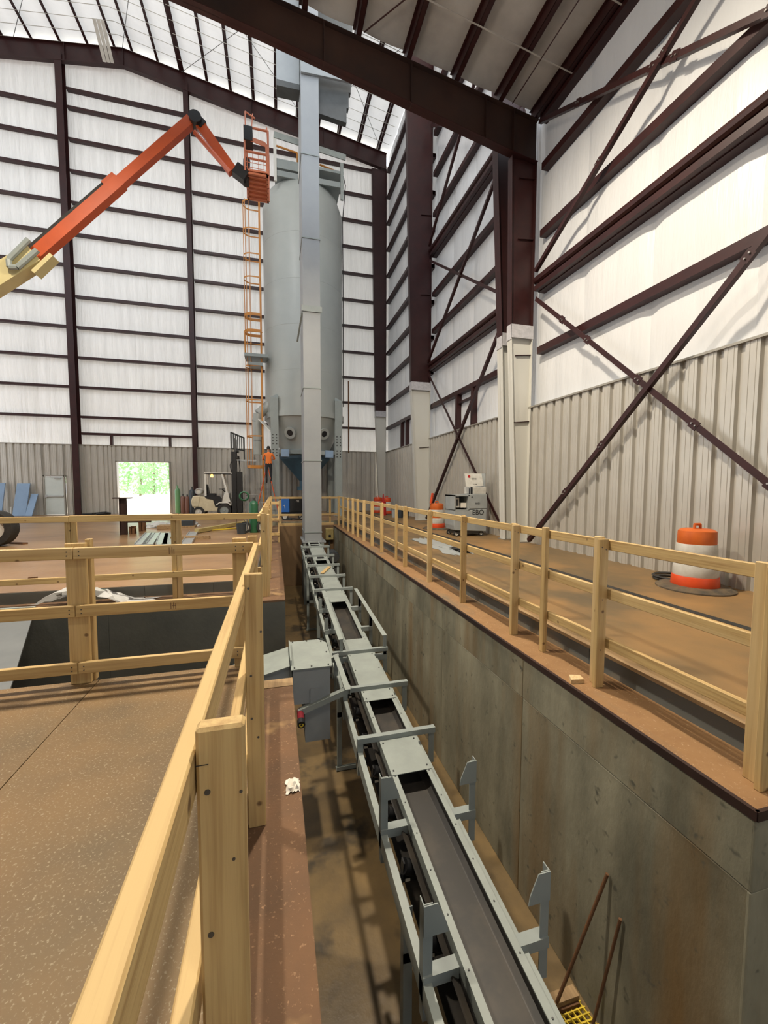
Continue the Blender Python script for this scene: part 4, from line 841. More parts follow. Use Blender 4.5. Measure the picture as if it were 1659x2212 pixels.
board(g5, 'post', .06, .10, 12.75, 12.84, LZ, TZ - .02, 'z'); board(g5, 'rail', -.2, .1, 12.70, 12.738, 1.0, 1.09, 'x'); board(g5, 'rail', -.2, .1, 12.70, 12.738, .5, .59, 'x'); board(g5, 'rail', -.2, .1, 12.70, 12.738, .05, .14, 'x')
g6 = thing('guardrail', (1.3, 18.0, LZ), 'timber fence across the far end of the pit', 'guardrail')
for x in (.15, 2.3): board(g6, 'post', x, x + .089, 18.05, 18.088, LZ, TZ, 'z')
for z in (1.1, .35): board(g6, 'rail', -.2, 2.75, 18.0, 18.038, z - .089, z, 'x')
board(g6, 'kick_board', .1, 2.5, 18.04, 18.08, LZ, -.06, 'x')
# ================================================================== FORKLIFT
FYc = 22.4
fk = thing('forklift', (-3, FYc, 0), 'white and tan forklift with raised black mast by the silo', 'forklift')
y0, y1 = FYc - .5, FYc + .5
part('chassis', 'forklift_tan', fk, G().prism([(-3.85, y0, .28), (-2.35, y0, .28), (-2.25, y0, .55), (-2.75, y0, .62), (-2.9, y0, .85), (-3.25, y0, 1.0), (-3.95, y0, 1.05), (-4.0, y0, .55)], (0, 1.0, 0)), bevel=.03)
part('counterweight', 'forklift_tan', fk, G().prism([(-4.02, y0 - .03, .5), (-3.72, y0 - .03, .5), (-3.62, y0 - .03, 1.06), (-3.98, y0 - .03, 1.06), (-4.08, y0 - .03, .8)], (0, 1.06, 0)), bevel=.04)
part('step_well', 'black', fk, G().prism([(-3.45, y0 - .02, 1.04), (-3.35, y0 - .02, .92), (-3.05, y0 - .02, .86), (-2.95, y0 - .02, .5), (-2.70, y0 - .02, .46), (-2.62, y0 - .02, .9), (-2.75, y0 - .02, 1.06)], (0, .12, 0)))
part('fender', 'forklift_white', fk, G().prism([(-2.9, y0 - .1, .62), (-2.75, y0 - .1, .74), (-2.35, y0 - .1, .74), (-2.2, y0 - .1, .6), (-2.2, y0 - .1, .56), (-2.36, y0 - .1, .69), (-2.74, y0 - .1, .69), (-2.88, y0 - .1, .57)], (0, .2, 0)))
st_ = part('seat', 'black', fk, B(-3.4, -2.95, FYc - .25, FYc + .25, 1.0, 1.18), bevel=.04); part('seat_back', 'black', st_, G().prism([(-3.42, FYc - .25, 1.15), (-3.28, FYc - .25, 1.15), (-3.36, FYc - .25, 1.65), (-3.5, FYc - .25, 1.65)], (0, .5, 0)), bevel=.05)
part('cowl', 'forklift_white', fk, G().prism([(-2.72, y0 + .1, .6), (-2.35, y0 + .1, .6), (-2.3, y0 + .1, 1.2), (-2.5, y0 + .1, 1.25)], (0, .8, 0)), bevel=.02)
part('steering_wheel', 'black', fk, G().lathe([(.15, 0), (.18, .015), (.15, .03), (.13, .015), (.15, 0)], (-2.66, FYc, 1.38), 18), smooth=True); part('steering_column', 'black', fk, G().cyl((-2.45, FYc, 1.15), (-2.66, FYc, 1.39), .025, n=8))
og_ = G()
part('guard_roof', 'black', fk, B(-3.42, -2.2, y0 + .04, y1 - .04, 2.16, 2.2), label='overhead guard')
for yy in (y0 + .05, y1 - .11):
    part('rear_pillar', 'forklift_white', fk, B(-3.45, -3.36, yy, yy + .06, 1.02, 2.2)); part('front_pillar', 'forklift_white', fk, G().bar((-2.28, yy + .03, .75), (-2.62, yy + .03, 2.2), .06, .09, (0, 0, 1)))
    part('roof_beam', 'forklift_white', fk, B(-3.45, -2.15, yy, yy + .06, 2.17, 2.24))
part('beacon', 'amber', fk, G().cyl((-3.1, y0 + .15, 2.0), (-3.1, y0 + .15, 2.14), .07, .05, 10), label='lit amber beacon')
part('gas_bottle', 'forklift_white', fk, G().lathe([(.001, -.35), (.14, -.33), (.17, -.25), (.17, .25), (.14, .33), (.001, .35)], (-3.75, FYc, 1.28), 16, 'y'), smooth=True); part('bottle_cap', 'galvanised', fk, G().lathe([(.11, -.38), (.16, -.38), (.16, -.3), (.11, -.3)], (-3.75, FYc, 1.28), 16, 'y'))
for x, r in ((-3.72, .26), (-2.52, .33)):
    for yy in (y0 - .02, y1 + .02): wheel(fk, (x, yy, r), r, .24, 'y', rim='drum_white' if r < .3 else 'grey_steel')
ms = part('mast', 'black', fk, B(-2.16, -1.94, FYc - .44, FYc - .30, .1, 3.3).box(-2.16, -1.94, FYc + .30, FYc + .44, .1, 3.3).box(-1.9, -1.68, FYc - .38, FYc - .26, .15, 2.3).box(-1.9, -1.68, FYc + .26, FYc + .38, .15, 2.3).box(-2.06, -1.96, FYc - .4, FYc + .4, 2.1, 2.2).box(-2.06, -1.96, FYc - .4, FYc + .4, 3.2, 3.3).box(-2.06, -1.96, FYc - .4, FYc + .4, .2, .4), label='black three stage mast')
part('lift_cylinder', 'steel_bright', ms, G().cyl((-1.99, FYc - .15, .2), (-1.99, FYc - .15, 3.1), .04, n=8).cyl((-1.99, FYc + .15, .2), (-1.99, FYc + .15, 3.1), .04, n=8)); part('inner_rail', 'bolt', ms, B(-2.03, -1.93, FYc - .32, FYc - .26, .3, 4.0).box(-2.03, -1.93, FYc + .26, FYc + .32, .3, 4.0))
part('carriage', 'black', fk, B(-1.92, -1.84, FYc - .5, FYc + .5, 2.95, 3.1).box(-1.92, -1.84, FYc - .5, FYc + .5, 3.3, 3.42).box(-1.92, -1.84, FYc - .4, FYc + .4, .5, 1.1))
for k in range(7):
    yk = FYc - .72 + k * .24
    part('backrest_bar', 'grey_dark', fk, G().bar((-2.12 + k * .085, yk * 0 + FYc - .55 + k * .18, 3.45), (-2.12 + k * .085, FYc - .55 + k * .18, 4.25 - k * .02), .05, .05))
part('backrest_frame', 'grey_dark', fk, G().bar((-2.14, FYc - .57, 4.25), (-1.58, FYc + .55, 4.12), .05, .06).bar((-2.14, FYc - .57, 3.45), (-1.58, FYc + .55, 3.45), .05, .06).bar((-2.14, FYc - .57, 2.8), (-2.14, FYc - .57, 4.25), .05, .06, (0, 1, 0)).bar((-1.58, FYc + .55, 2.9), (-1.58, FYc + .55, 4.12), .05, .06, (0, 1, 0)))
for yy in (FYc - .35, FYc + .3): part('fork', 'galvanised', fk, B(-1.9, -.95, yy - .06, yy + .06, 2.86, 2.91))
part('hydraulic_hose', 'black_rubber', fk, G().tube([(-1.9, FYc - .2, 1.2), (-1.75, FYc - .3, 2.4), (-1.8, FYc - .3, 3.1)], .03, 6).tube([(-2.12, FYc - .4, 2.0), (-2.22, FYc - .4, 2.6), (-2.1, FYc - .4, 3.0)], .02, 6))
# ================================================================== WORKER ON STEP LADDER
wp = at(577.5, 985, y=20.9); WX = wp.x; WY = 20.9
sl = thing('step_ladder', (WX, WY, 0), 'orange fibreglass step ladder beside the silo leg', 'ladder')
for s in (-1, 1):
    part('front_rail', 'step_orange', sl, G().bar((WX - .62, WY + s * .32, 0), (WX - .04, WY + s * .17, 2.55), .07, .03)); part('rear_rail', 'step_orange', sl, G().bar((WX + .55, WY + s * .30, 0), (WX + .02, WY + s * .16, 2.5), .06, .03))
for k in range(7):
    t = (k + 1) / 8; part('step', 'galvanised', sl, G().bar((WX - .62 + .58 * t, WY - .32 + .15 * t, 2.55 * t), (WX - .62 + .58 * t, WY + .32 - .15 * t, 2.55 * t), .09, .03))
part('spreader', 'galvanised', sl, G().bar((WX - .45, WY - .28, .75), (WX + .4, WY - .26, .75), .03, .02)); part('top_cap', 'step_orange', sl, B(WX - .14, WY * 0 + WX + .14, WY - .2, WY + .2, 2.53, 2.6))
def skin_mesh(name, verts, edges, m, parent, root=0):               # evaluated skin surface -> plain mesh
    import bmesh
    me = bpy.data.meshes.new(name + '_t'); bm = bmesh.new(); lay = bm.verts.layers.skin.verify()
    off = OFF[parent.name]; bv = []
    for i, v in enumerate(verts):
        q = bm.verts.new(Vector(v[:3]) - off); q[lay].radius = (v[3], v[4] if len(v) > 4 else v[3]); q[lay].use_root = (i == root); bv.append(q)
    for a, b in edges: bm.edges.new((bv[a], bv[b]))
    bm.to_mesh(me); bm.free()
    o = bpy.data.objects.new(name, me); C.objects.link(o)
    o.modifiers.new('skin', 'SKIN'); ss = o.modifiers.new('sub', 'SUBSURF'); ss.levels = 2
    dg = bpy.context.evaluated_depsgraph_get(); m2 = bpy.data.meshes.new_from_object(o.evaluated_get(dg)); bpy.data.objects.remove(o, do_unlink=True)
    m2.materials.clear(); m2.materials.append(MATS[m])
    for p in m2.polygons: p.use_smooth = True; p.material_index = 0
    o = bpy.data.objects.new(name, m2); link(o, parent, off); return o
FZ = 1.70
pe = thing('person', (WX + .05, WY - .1, FZ), 'person in orange shirt and dark trousers standing on the step ladder', 'person')
px_, py_ = WX + .06, WY - .22
def Pp(x, y, z, *r): return (px_ + x, py_ + y, FZ + z, *r)
V_ = [Pp(0, 0, .95, .13, .10), Pp(0, .01, 1.15, .135, .10), Pp(0, .02, 1.36, .16, .11), Pp(0, .03, 1.50, .06, .06), Pp(0, .04, 1.56, .055, .055),
      Pp(-.19, .02, 1.42, .06), Pp(-.28, .12, 1.18, .045), Pp(-.18, .32, 1.14, .035), Pp(.19, .02, 1.42, .06), Pp(.29, .12, 1.2, .045), Pp(.16, .34, 1.2, .035),
      Pp(-.10, 0, .88, .085), Pp(-.11, -.02, .5, .06), Pp(-.10, .0, .08, .04), Pp(-.10, .14, .03, .035), Pp(.10, 0, .88, .085), Pp(.11, .06, .5, .06), Pp(.10, .02, .08, .04), Pp(.10, .16, .03, .035)]
E_ = [(0, 1), (1, 2), (2, 3), (3, 4), (2, 5), (5, 6), (6, 7), (2, 8), (8, 9), (9, 10), (0, 11), (11, 12), (12, 13), (13, 14), (0, 15), (15, 16), (16, 17), (17, 18)]
body = skin_mesh('body', V_, E_, 'shirt', pe)
me = body.data; me.materials.append(MATS['trousers']); me.materials.append(MATS['skin'])
for p in me.polygons:
    c = p.center + OFF[pe.name]; dz = c.z - FZ
    if dz < .96: p.material_index = 1
    elif dz > 1.52 or (abs(c.x - px_) > .1 and c.y - py_ > .16): p.material_index = 2
hd_ = part('head', 'skin', pe, G().lathe([(.001, -.13), (.05, -.115), (.072, -.05), (.082, .02), (.075, .08), (.045, .12), (.001, .13)], (px_, py_ + .05, FZ + 1.68), 14), smooth=True)
part('hair', 'hair', hd_, G().lathe([(.084, -.03), (.09, .03), (.082, .09), (.05, .13), (.001, .142)], (px_, py_ + .038, FZ + 1.68), 14), smooth=True)
part('nose', 'skin', hd_, G().cyl((px_, py_ + .125, FZ + 1.67), (px_, py_ + .15, FZ + 1.66), .014, .008, 6))
for s in (-1, 1):
    part('ear', 'skin', hd_, G().lathe([(.001, -.01), (.022, 0), (.001, .01)], (px_ + s * .085, py_ + .04, FZ + 1.67), 8, 'x'))
    hx, hy, hz = V_[7 if s < 0 else 10][:3]
    hnd = part('hand', 'skin', pe, G().bar((hx, hy, hz), (hx + s * -.01, hy + .09, hz + .01), .075, .028), bevel=.008)
    for k, ln in enumerate((.065, .078, .072, .055)): part('finger', 'skin', hnd, G().tube([(hx - .03 + k * .02, hy + .085, hz + .01), (hx - .03 + k * .02, hy + .085 + ln * .6, hz + .015), (hx - .03 + k * .02, hy + .085 + ln, hz - .01)], .008, 6))
    part('finger', 'skin', hnd, G().tube([(hx - s * .035, hy + .03, hz), (hx - s * .06, hy + .065, hz - .01), (hx - s * .055, hy + .095, hz - .015)], .009, 6))
# ================================================================== GAS CYLINDERS
def tank(label, x, y, h, r, m, group='gas cylinders along the end wall'):
    t = thing('gas_cylinder', (x, y, 0), label, 'gas cylinder', group)
    part('body', m, t, G().lathe([(.001, 0), (r * .96, 0), (r, .03), (r, h * .84), (r * .8, h * .91), (r * .35, h * .95), (r * .3, h * .97)], (x, y, 0), 18), smooth=True)
    part('valve_cap', 'bolt' if m != 'green_light' else m, t, G().cyl((x, y, h * .95), (x, y, h * 1.05), r * .34, n=10)); return t
tank('tall pale green gas cylinder nearest the open doorway', -5.3, 24.85, 1.5, .14, 'green_light'); tank('short brown gas cylinder beside the green one', -5.03, 24.8, 1.05, .13, 'brown_tank')
tank('short brown gas cylinder beside the dark one', -4.79, 24.75, 1.02, .12, 'brown_tank'); tank('tall dark gas cylinder at the foot of the wind column', -4.53, 24.7, 1.45, .15, 'dark_tank')
gx = at(549, 1150, z=0)
tk = tank('dark green gas cylinder on a hand cart behind the left fence', gx.x, gx.y, 1.12, .15, 'green_tank', 'gas cylinders on carts')
hc = thing('cylinder_cart', (gx.x - .1, gx.y - .1, 0), 'hand cart with grey wheel carrying the green gas cylinder', 'cart')
part('frame', 'bolt', hc, G().tube([(gx.x - .2, gx.y - .2, .15), (gx.x - .25, gx.y + .05, 1.25), (gx.x + .12, gx.y + .05, 1.25), (gx.x + .17, gx.y - .2, .15)], .016)); wheel(hc, (gx.x - .27, gx.y - .12, .19), .19, .06, 'y', rim='drum_white'); wheel(hc, (gx.x + .27, gx.y - .12, .19), .19, .06, 'y', rim='drum_white')
part('hose_coil', 'green_tank', hc, G().lathe([(.13, -.03), (.17, 0), (.13, .03), (.11, 0), (.13, -.03)], (gx.x - .3, gx.y, 1.22), 16, 'y'), smooth=True)
bu = thing('bucket', (gx.x - .38, gx.y - .35, 0), 'dark grey bucket beside the hand cart', 'bucket')
part('pail', 'dark_tank', bu, G().lathe([(.13, 0), (.16, .34), (.15, .34), (.12, .02), (.001, .02)], (gx.x - .38, gx.y - .35, 0), 20), smooth=True); part('bail', 'bolt', bu, G().tube([(gx.x - .54, gx.y - .35, .33), (gx.x - .5, gx.y - .35, .55), (gx.x - .38, gx.y - .35, .62), (gx.x - .22, gx.y - .35, .33)], .008))
# ---- welder behind the far fence
we_ = thing('welder', (.85, 19.4, 0), 'blue and black welding machine on wheels behind the far fence', 'welder')
part('body', 'black', we_, B(.62, 1.35, 19.1, 19.7, .35, 1.02), bevel=.02); part('blue_panel', 'welder_blue', we_, B(.25, .615, 19.1, 19.7, .35, 1.0), bevel=.02); text('mark', 'm', .2, 'drum_white', we_, (.98, 19.09, .82), (PI / 2, 0, 0)); text('mark', '7', .22, 'drum_white', we_, (.43, 19.09, .55), (PI / 2, -.5, 0))
for x in (.4, 1.15): wheel(we_, (x, 19.1, .16), .16, .08, 'y')
part('tray', 'bolt', we_, B(.2, 1.4, 19.05, 19.75, .28, .34)); part('cable_bundle', 'black_rubber', we_, G().tube([(.3, 18.95, .03), (.7, 18.85, .04), (.55, 19.0, .1), (1.0, 18.9, .05), (1.3, 19.0, .3)], .03))
# ---- panels leaning against the end wall
for i, (x0, x1, h, lab) in enumerate(((-13.72, -13.45, 1.68, 'narrow blue-grey board leaning far left on the end wall'), (-12.95, -12.38, 1.66, 'wide blue-grey board leaning left of the door'), (-12.36, -12.05, 1.12, 'short blue-grey board leaning beside the door'))):
    o = build(G().prism([(x0, 24.75 - .1 * i, 0), (x1, 24.75 - .1 * i, 0), (x1, 24.81 - .1 * i, 0), (x0, 24.81 - .1 * i, 0)], (.06, .40 + .1 * i - .06, h)), 'insulation_board', 'blue_panel', bevel=.01); tag(o, lab, 'board', 'blue boards at the end wall')
o = build(G().cyl((-13.12, 24.9, 0), (-13.12, 24.95, .45), .05, n=8), 'white_tube', 'drum_white'); tag(o, 'small white tube standing between the blue panels', 'tube')
cp = build(G().tube([(-9.9, 24.8, .05), (-9.4, 24.7, .07), (-9.0, 24.9, .1), (-8.8, 24.7, .12), (-8.65, 24.9, .06), (-9.2, 24.6, .05)], .06, 6), 'cable_pile', 'black_rubber'); tag(cp, 'black cables heaped at the foot of the end wall', 'cable')
# ---- pedestal and offcuts on the dirt floor
pd_ = thing('pedestal', (-4.68, 14.5, 0), 'brown steel pedestal stand with a cross arm on the dirt floor', 'stand')
part('upright', 'maroon_rust', pd_, B(-4.77, -4.755, 14.42, 14.58, 0, 1.15).box(-4.605, -4.59, 14.42, 14.58, 0, 1.15).box(-4.76, -4.6, 14.494, 14.506, 0, 1.15)); part('cap', 'maroon_rust', pd_, B(-4.92, -4.44, 14.35, 14.65, 1.15, 1.19)); part('arm', 'maroon_rust', pd_, B(-4.6, -3.9, 14.46, 14.54, .38, .46))
for (u, v, hgt, wd, lab) in ((287, 1153, .24, .16, 'short rusty steel offcut nearest the pedestal'), (308, 1147, .34, .18, 'taller rusty steel offcut right of the pedestal')):
    p = at(u, v, z=0); x, y = p.x, p.y
    o = build(G().box(x - wd / 2, x + wd / 2, y - .1, y - .085, 0, hgt).box(x - wd / 2, x + wd / 2, y + .085, y + .1, 0, hgt).box(x - .008, x + .008, y - .1, y + .1, 0, hgt * .9), 'steel_offcut', 'rust'); tag(o, lab, 'steel offcut', 'rusty offcuts near the pedestal')
pk = ['leftmost', 'second from left', 'third from left', 'fourth from left', 'rightmost, set apart']
for i, (ua, ub) in enumerate(((303, 325), (319, 337), (349, 355), (362, 367), (402, 419))):
    a, b = at(ua, 1177, z=.03), at(ub, 1152 if i < 4 else 1149, z=.03)
    g = G().bar(a, b, .27, .03); dd = (b - a).normalized().cross(Vector((0, 0, 1)))
    for s in (-1, 1): g.bar(a + dd * s * .13 + Vector((0, 0, .025)), b + dd * s * .13 + Vector((0, 0, .025)), .012, .05)
    o = build(g, 'metal_plank', 'galvanised'); tag(o, 'galvanised metal plank lying on the dirt floor, %s of five' % pk[i], 'plank', 'galvanised planks on the floor')
o = build(B(-2.95, -1.9, 12.75, 12.95, 0, .09), 'timber_block', 'wood_old'); tag(o, 'brown timber block under the rightmost plank', 'timber')
def crumple(c, sx, sy, h, seed, n=12):
    rnd = random.Random(seed); vs = []
    for i in range(n + 1):
        for j in range(n + 1):
            u, v = i / n * 2 - 1, j / n * 2 - 1; k = max(0, 1 - (u * u + v * v) * .75)
            vs.append((c[0] + sx * u * (1 + .15 * rnd.gauss(0, 1)), c[1] + sy * v * (1 + .15 * rnd.gauss(0, 1)), c[2] + .006 + h * k * (.3 + .9 * rnd.random())))
    return G().add(vs, [(i * (n + 1) + j, (i + 1) * (n + 1) + j, (i + 1) * (n + 1) + j + 1, i * (n + 1) + j + 1) for i in range(n) for j in range(n)])
p = at(347, 1138, z=0); o = build(crumple(p, .55, .5, .2, 3), 'plastic_bag', 'plastic_film', smooth=True); tag(o, 'crumpled white plastic bag on the dirt floor by the planks', 'plastic bag')
p = at(412, 1137, z=0); o = build(crumple(p, .3, .3, .22, 5), 'plastic_bag', 'plastic_film', smooth=True); tag(o, 'small white plastic bag beside the dark crate', 'plastic bag')
p = at(365, 1142, z=0); o = build(B(p.x - .35, p.x + .3, p.y - .2, p.y + .2, 0, .14), 'cardboard_box', 'wood_old', bevel=.01); tag(o, 'low brown box right of the plastic bag', 'box')
p = at(398, 1139, z=0); bc = thing('crate', p, 'dark crate behind the far bay fence', 'crate'); part('box', 'dark_tank', bc, B(p.x - .35, p.x + .35, p.y - .2, p.y + .25, 0, .26)); part('pallet', 'wood_old', bc, B(p.x - .42, p.x + .42, p.y - .25, p.y + .3, 0, .07))
p = at(388, 1122, z=0); o = build(crumple(p, .45, .35, .3, 8), 'rag_heap', 'wood_old', smooth=True); tag(o, 'brown heap of rags near the doorway', 'rags')
a, b = at(425, 1150, z=.03), at(552, 1127, z=.03); yb = thing('yellow_beam', a, 'long dirty yellow lifting beam lying on the dirt floor', 'beam')
part('beam', 'dirty_yellow', yb, G().bar(a + Vector((0, 0, .05)), b + Vector((0, 0, .05)), .16, .12)); part('strap', 'yellow', yb, G().bar(at(440, 1146, z=.03), at(520, 1140, z=.03), .1, .03))
o = build(G().bar(at(18, 1172, z=.02), at(55, 1174, z=.02), .12, .04), 'steel_bar', 'rust'); tag(o, 'short rusty bar lying near the lift wheel', 'bar')
o = build(G().bar(at(62, 1249, z=.02), at(80, 1248, z=.02), .05, .03), 'steel_scrap', 'rust'); tag(o, 'small dark scrap on the floor beyond the bay fence', 'scrap')
# ---- plastic film over bay ledge
fg_ = G(); n = 14; rnd = random.Random(12); vs = []
for i in range(n + 1):
    for j in range(7):
        u = i / n; v = j / 6; xx = -3.15 + 1.35 * u + .05 * rnd.gauss(0, 1); hh = .36 * math.sin(PI * min(1, u * 1.1 + .12)) + .02
        vs.append((xx, 6.32 + .55 * v + .03 * rnd.gauss(0, 1), LZ + .01 + max(0, hh * (.6 + .5 * rnd.random()) * (1 - .5 * v))))
fg_.add(vs, [(i * 7 + j, (i + 1) * 7 + j, (i + 1) * 7 + j + 1, i * 7 + j + 1) for i in range(n) for j in range(6)])
o = build(fg_, 'plastic_sheet', 'plastic_film', smooth=True); tag(o, 'crumpled clear plastic sheet draped on the bay ledge', 'plastic sheet')
# ================================================================== TRAFFIC DRUMS
def drum(label, x, y, s=1.0, base=True, first='drum_orange'):
    t = thing('traffic_drum', (x, y, 0), label, 'traffic drum', 'orange and white traffic drums')
    if base: part('rubber_base', 'dusty_rubber', t, G().lathe([(.52 * s, 0), (.52 * s, .02), (.44 * s, .055), (.3 * s, .06)], (x, y, 0), 28), label='dusty black rubber base ring')
    z = .05
    for k, (h, r0, r1, m) in enumerate(((.16, .315, .305, 'drum_red'), (.2, .295, .288, 'drum_white'), (.08, .282, .278, first), (.22, .272, .262, 'drum_white'), (.20, .252, .245, first))):
        part('band', m, t, G().lathe([(r0 * s, z), (r0 * s + .004, z + .01), (r1 * s + .004, z + h * s - .01), (r1 * s, z + h * s), (r1 * s - .03, z + h * s + .002)], (x, y, 0), 28), smooth=True); z += h * s
    cpz = z
    part('top', first, t, G().lathe([(.248 * s, z), (.2 * s, z + .03), (.001, z + .035)], (x, y, 0), 28), smooth=True)
    part('handle', first, t, G().tube([(x - .06, y, z + .02), (x - .055, y, z + .1), (x + .055, y, z + .1), (x + .06, y, z + .02)], .02, 8)); return t
drum('large orange and white traffic drum close by the right wall', 6.26, 4.72, .98)
p = at(938, 1141, z=0); drum('orange topped traffic drum at the foot of the middle column', 5.75, 13.9, 1.0)
drum('red and white traffic drum nearer the far corner', 5.95, 21.6, 1.0, first='drum_red'); drum('red and white traffic drum tucked behind in the far corner', 5.65, 22.4, 1.0, first='drum_red')
rc = build(G().cyl((5.6, 21.0, 0), (5.6, 21.0, .75), .17, .15, 12).cyl((5.6, 21, .75), (5.6, 21, 1.15), .07, .03, 8), 'fuel_can', 'red', smooth=True); tag(rc, 'red fuel can with a spout beside the far drums', 'can')
vs_ = build(G().bar((5.5, 13.85, .95), (5.55, 13.8, 1.32), .1, .06), 'safety_flag', 'drum_red'); tag(vs_, 'red flag hung on the drum at the middle column', 'flag')
for i, x in enumerate((5.75, 6.0, 6.2)):
    o = build(G().lathe([(.12, 0), (.15, .38), (.14, .38), (.11, .02), (.001, .02)], (x, 19.4 - i * .25, 0), 16), 'bucket', 'dark_tank' if i else 'cart_grey', smooth=True); tag(o, ['grey bucket left of three by the right wall', 'dark bucket in the middle of three by the right wall', 'dark bucket right of three by the right wall'][i], 'bucket', 'buckets by the right wall')
# ---- tool cart
ct = thing('tool_cart', (5.9, 11.9, 0), 'grey wheeled cutting machine cart with open lid by the near column', 'cart')
x0, x1, y0, y1 = 5.34, 6.46, 11.5, 12.2
part('lower_body', 'cart_grey', ct, G().prism([(x0 + .03, y0, .2), (x1, y0, .14), (x1, y0, .86), (x0, y0, .8), (x0, y0, .35)], (0, y1 - y0, 0)), bevel=.015)
cbx = part('cabinet', 'cart_grey', ct, B(5.86, x1, y0, y1, .87, 1.32), bevel=.01); part('latch', 'black', cbx, B(5.92, 5.96, y0 - .01, y0, 1.22, 1.25))
text('mark', 'K/01', .09, 'ink', cbx, (6.15, y0 - .004, 1.0), (PI / 2, 0, 0))
op = part('open_bay', 'cart_grey', ct, B(x0, x0 + .04, y0, y1, .82, 1.3).box(5.82, 5.86, y0, y1, .82, 1.3).box(x0, 5.86, y0, y1, 1.26, 1.3).box(x0, 5.86, y0, y1, .8, .84).box(x0, 5.86, y1 - .03, y1, .8, 1.3)); part('bay_liner', 'paper', op, B(x0 + .12, 5.6, y0 + .2, y0 + .22, .9, 1.2).box(5.62, 5.8, y0 + .1, y0 + .3, .9, 1.05)); part('bay_window', 'grey_dark', op, B(x0 + .16, 5.56, y0 + .19, y0 + .2, .95, 1.16))
part('head_block', 'drum_white', ct, B(6.02, x1, y0 + .05, y1, 1.325, 1.55), bevel=.01)
ll = part('lid', 'drum_white', ct, G().prism([(5.8, y0 + .12, 1.56), (6.4, y0 + .12, 1.58), (6.42, y0 + .3, 1.98), (5.82, y0 + .3, 1.98)], (0, .03, .0))); part('logo_dot', 'red', ll, G().lathe([(.001, 0), (.045, 0), (.045, .01)], (5.95, y0 + .235, 1.88), 14, 'y')); text('mark', 'HEM-60', .05, 'ink', ll, (6.1, y0 + .19, 1.80), (PI / 2 - .4, 0, 0)); text('mark', '1.5 kW', .05, 'ink', ll, (6.1, y0 + .12, 1.62), (PI / 2 - .4, 0, 0))
part('lid_side', 'cart_grey', ct, B(6.42, 6.46, y0 + .1, y1, 1.3, 1.98)); part('tool_head', 'black', ct, G().cyl((5.97, y0 + .1, 1.32), (5.97, y0 + .1, 1.55), .03, n=8).cyl((5.9, y0 + .1, 1.32), (5.9, y0 + .1, 1.5), .02, n=8))
text('lettering', 'EBO', .22, 'ink', ct, (6.16, y0 - .004, .68), (PI / 2, 0, 0))
for x in (x0 + .12, x1 - .15):
    for y in (y0 + .08, y1 - .08): wheel(ct, (x, y, .085), .085, .05, 'y')
part('axle_frame', 'bolt', ct, B(x0 + .1, x1 - .1, y0 + .06, y1 - .06, .08, .16))
# ---- small things on the right aisle
hg = G(); c = at(1452, 1249, z=.03)
for k in range(2): hg.lathe([(.26 + .03 * k, 0), (.285 + .03 * k, .02), (.26 + .03 * k, .04), (.235 + .03 * k, .02), (.26 + .03 * k, 0)], (c.x + .03 * k, c.y, .005 + .035 * k), 22)
o = build(hg, 'hose_coil', 'black_rubber', smooth=True); tag(o, 'coil of black hose on the slab left of the large drum', 'hose')
p = at(1476, 1262, z=0); o = build(crumple(p, .2, .14, .1, 21), 'sack', 'wood_old', smooth=True); tag(o, 'tan cloth sack beside the base of the large drum', 'sack')
p = at(1437, 1268, z=0); o = build(crumple(p, .08, .06, .05, 22, 6), 'plastic_wrapper', 'plastic_film', smooth=True); tag(o, 'small clear plastic wrapper on the slab', 'wrapper')
o = build(crumple((4.25, 9.9, 0), .42, 1.3, .03, 23), 'plastic_sheet', 'cart_grey', smooth=True); tag(o, 'flat grey plastic sheet on the slab behind the right guardrail', 'plastic sheet')
o = build(crumple((4.45, 8.9, .045), .28, .35, .05, 24), 'dark_sheet', 'dark_film', smooth=True); tag(o, 'crumpled black film on the grey plastic sheet', 'film')
p = at(1243, 1472, z=LZ); o = build(G().prism([(p.x - .07, p.y - .03, LZ), (p.x + .05, p.y - .05, LZ), (p.x + .07, p.y + .03, LZ), (p.x - .02, p.y + .06, LZ)], (0, 0, .038)), 'wood_offcut', 'wood_end'); tag(o, 'pale wedge of wood lying on the orange ledge', 'wood offcut')
p = at(633, 1700, z=LZ); o = build(crumple(p, .04, .055, .035, 31, 7), 'paper_scrap', 'paper'); tag(o, 'crumpled white paper scrap on the near left ledge', 'paper')
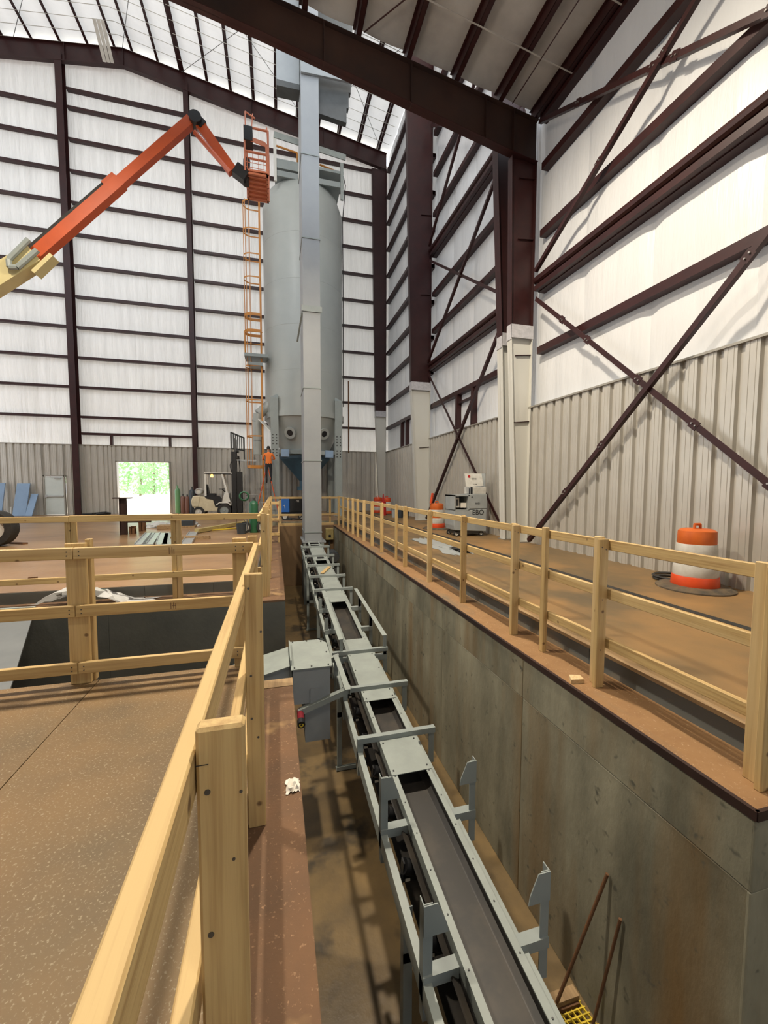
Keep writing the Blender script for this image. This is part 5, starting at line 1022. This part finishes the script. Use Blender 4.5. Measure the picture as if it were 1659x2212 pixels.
# ---- broom and rake against the pit wall
br = thing('broom', (2.2, 2.6, PZ), 'broom with brown handle leaning on the right pit wall', 'broom')
hb = at(1203, 2165, z=PZ + .14); ht = at(1312, 1888, x=2.44)
part('handle', 'rust', br, G().cyl(hb, ht, .013, n=10)); part('brush', 'rust', br, B(hb.x - .08, hb.x + .2, hb.y - .03, hb.y + .09, PZ, PZ + .1)); part('head', 'wood_old', br, B(hb.x - .09, hb.x + .21, hb.y - .01, hb.y + .07, PZ + .1, PZ + .14))
rk = thing('rake', (2.25, 2.4, PZ), 'yellow mesh rake with brown handle leaning on the right pit wall', 'rake')
ry = at(1238, 2196, z=PZ + .08); ht = at(1340, 1985, x=2.44)
part('handle', 'rust', rk, G().cyl((ry.x + .09, ry.y - .1, PZ + .08), ht, .012, n=10))
gy = G()
for k in range(6): gy.bar((ry.x - .13 + .05 * k, ry.y - .12, PZ + .12), (ry.x - .13 + .05 * k, ry.y + .13, PZ + .04), .01, .02); gy.bar((ry.x - .14, ry.y - .12 + .05 * k, PZ + .12 - .016 * k), (ry.x + .14, ry.y - .12 + .05 * k, PZ + .12 - .016 * k), .01, .02)
part('mesh', 'yellow', rk, gy)
# ---- junction box and motor at the far end of the pit
jb = thing('junction_box', (2.3, 17.6, -1.5), 'pale yellow junction box on the far pit wall', 'junction box')
q = at(712, 1154, y=17.6); part('box', 'dirty_yellow', jb, B(q.x - .17, q.x + .17, 17.55, 17.785, q.z - .25, q.z + .25), bevel=.02); part('knob', 'black', jb, B(q.x - .05, q.x + .05, 17.53, 17.55, q.z - .12, q.z - .02)); part('conduit', 'bolt', jb, G().cyl((q.x, 17.7, q.z - .25), (q.x, 17.7, PZ), .04, n=8))
mo = thing('motor', (1.95, 14.4, PZ), 'dark gear motor beside the elevator foot', 'motor'); part('stand', 'grey_dark', mo, B(1.82, 2.12, 14.3, 14.7, PZ, -1.2)); part('housing', 'dark_tank', mo, G().cyl((1.97, 14.2, -.95), (1.97, 14.75, -.95), .2, n=16), smooth=True); part('fan_cover', 'bolt', mo, G().cyl((1.97, 14.1, -.95), (1.97, 14.2, -.95), .17, n=16))
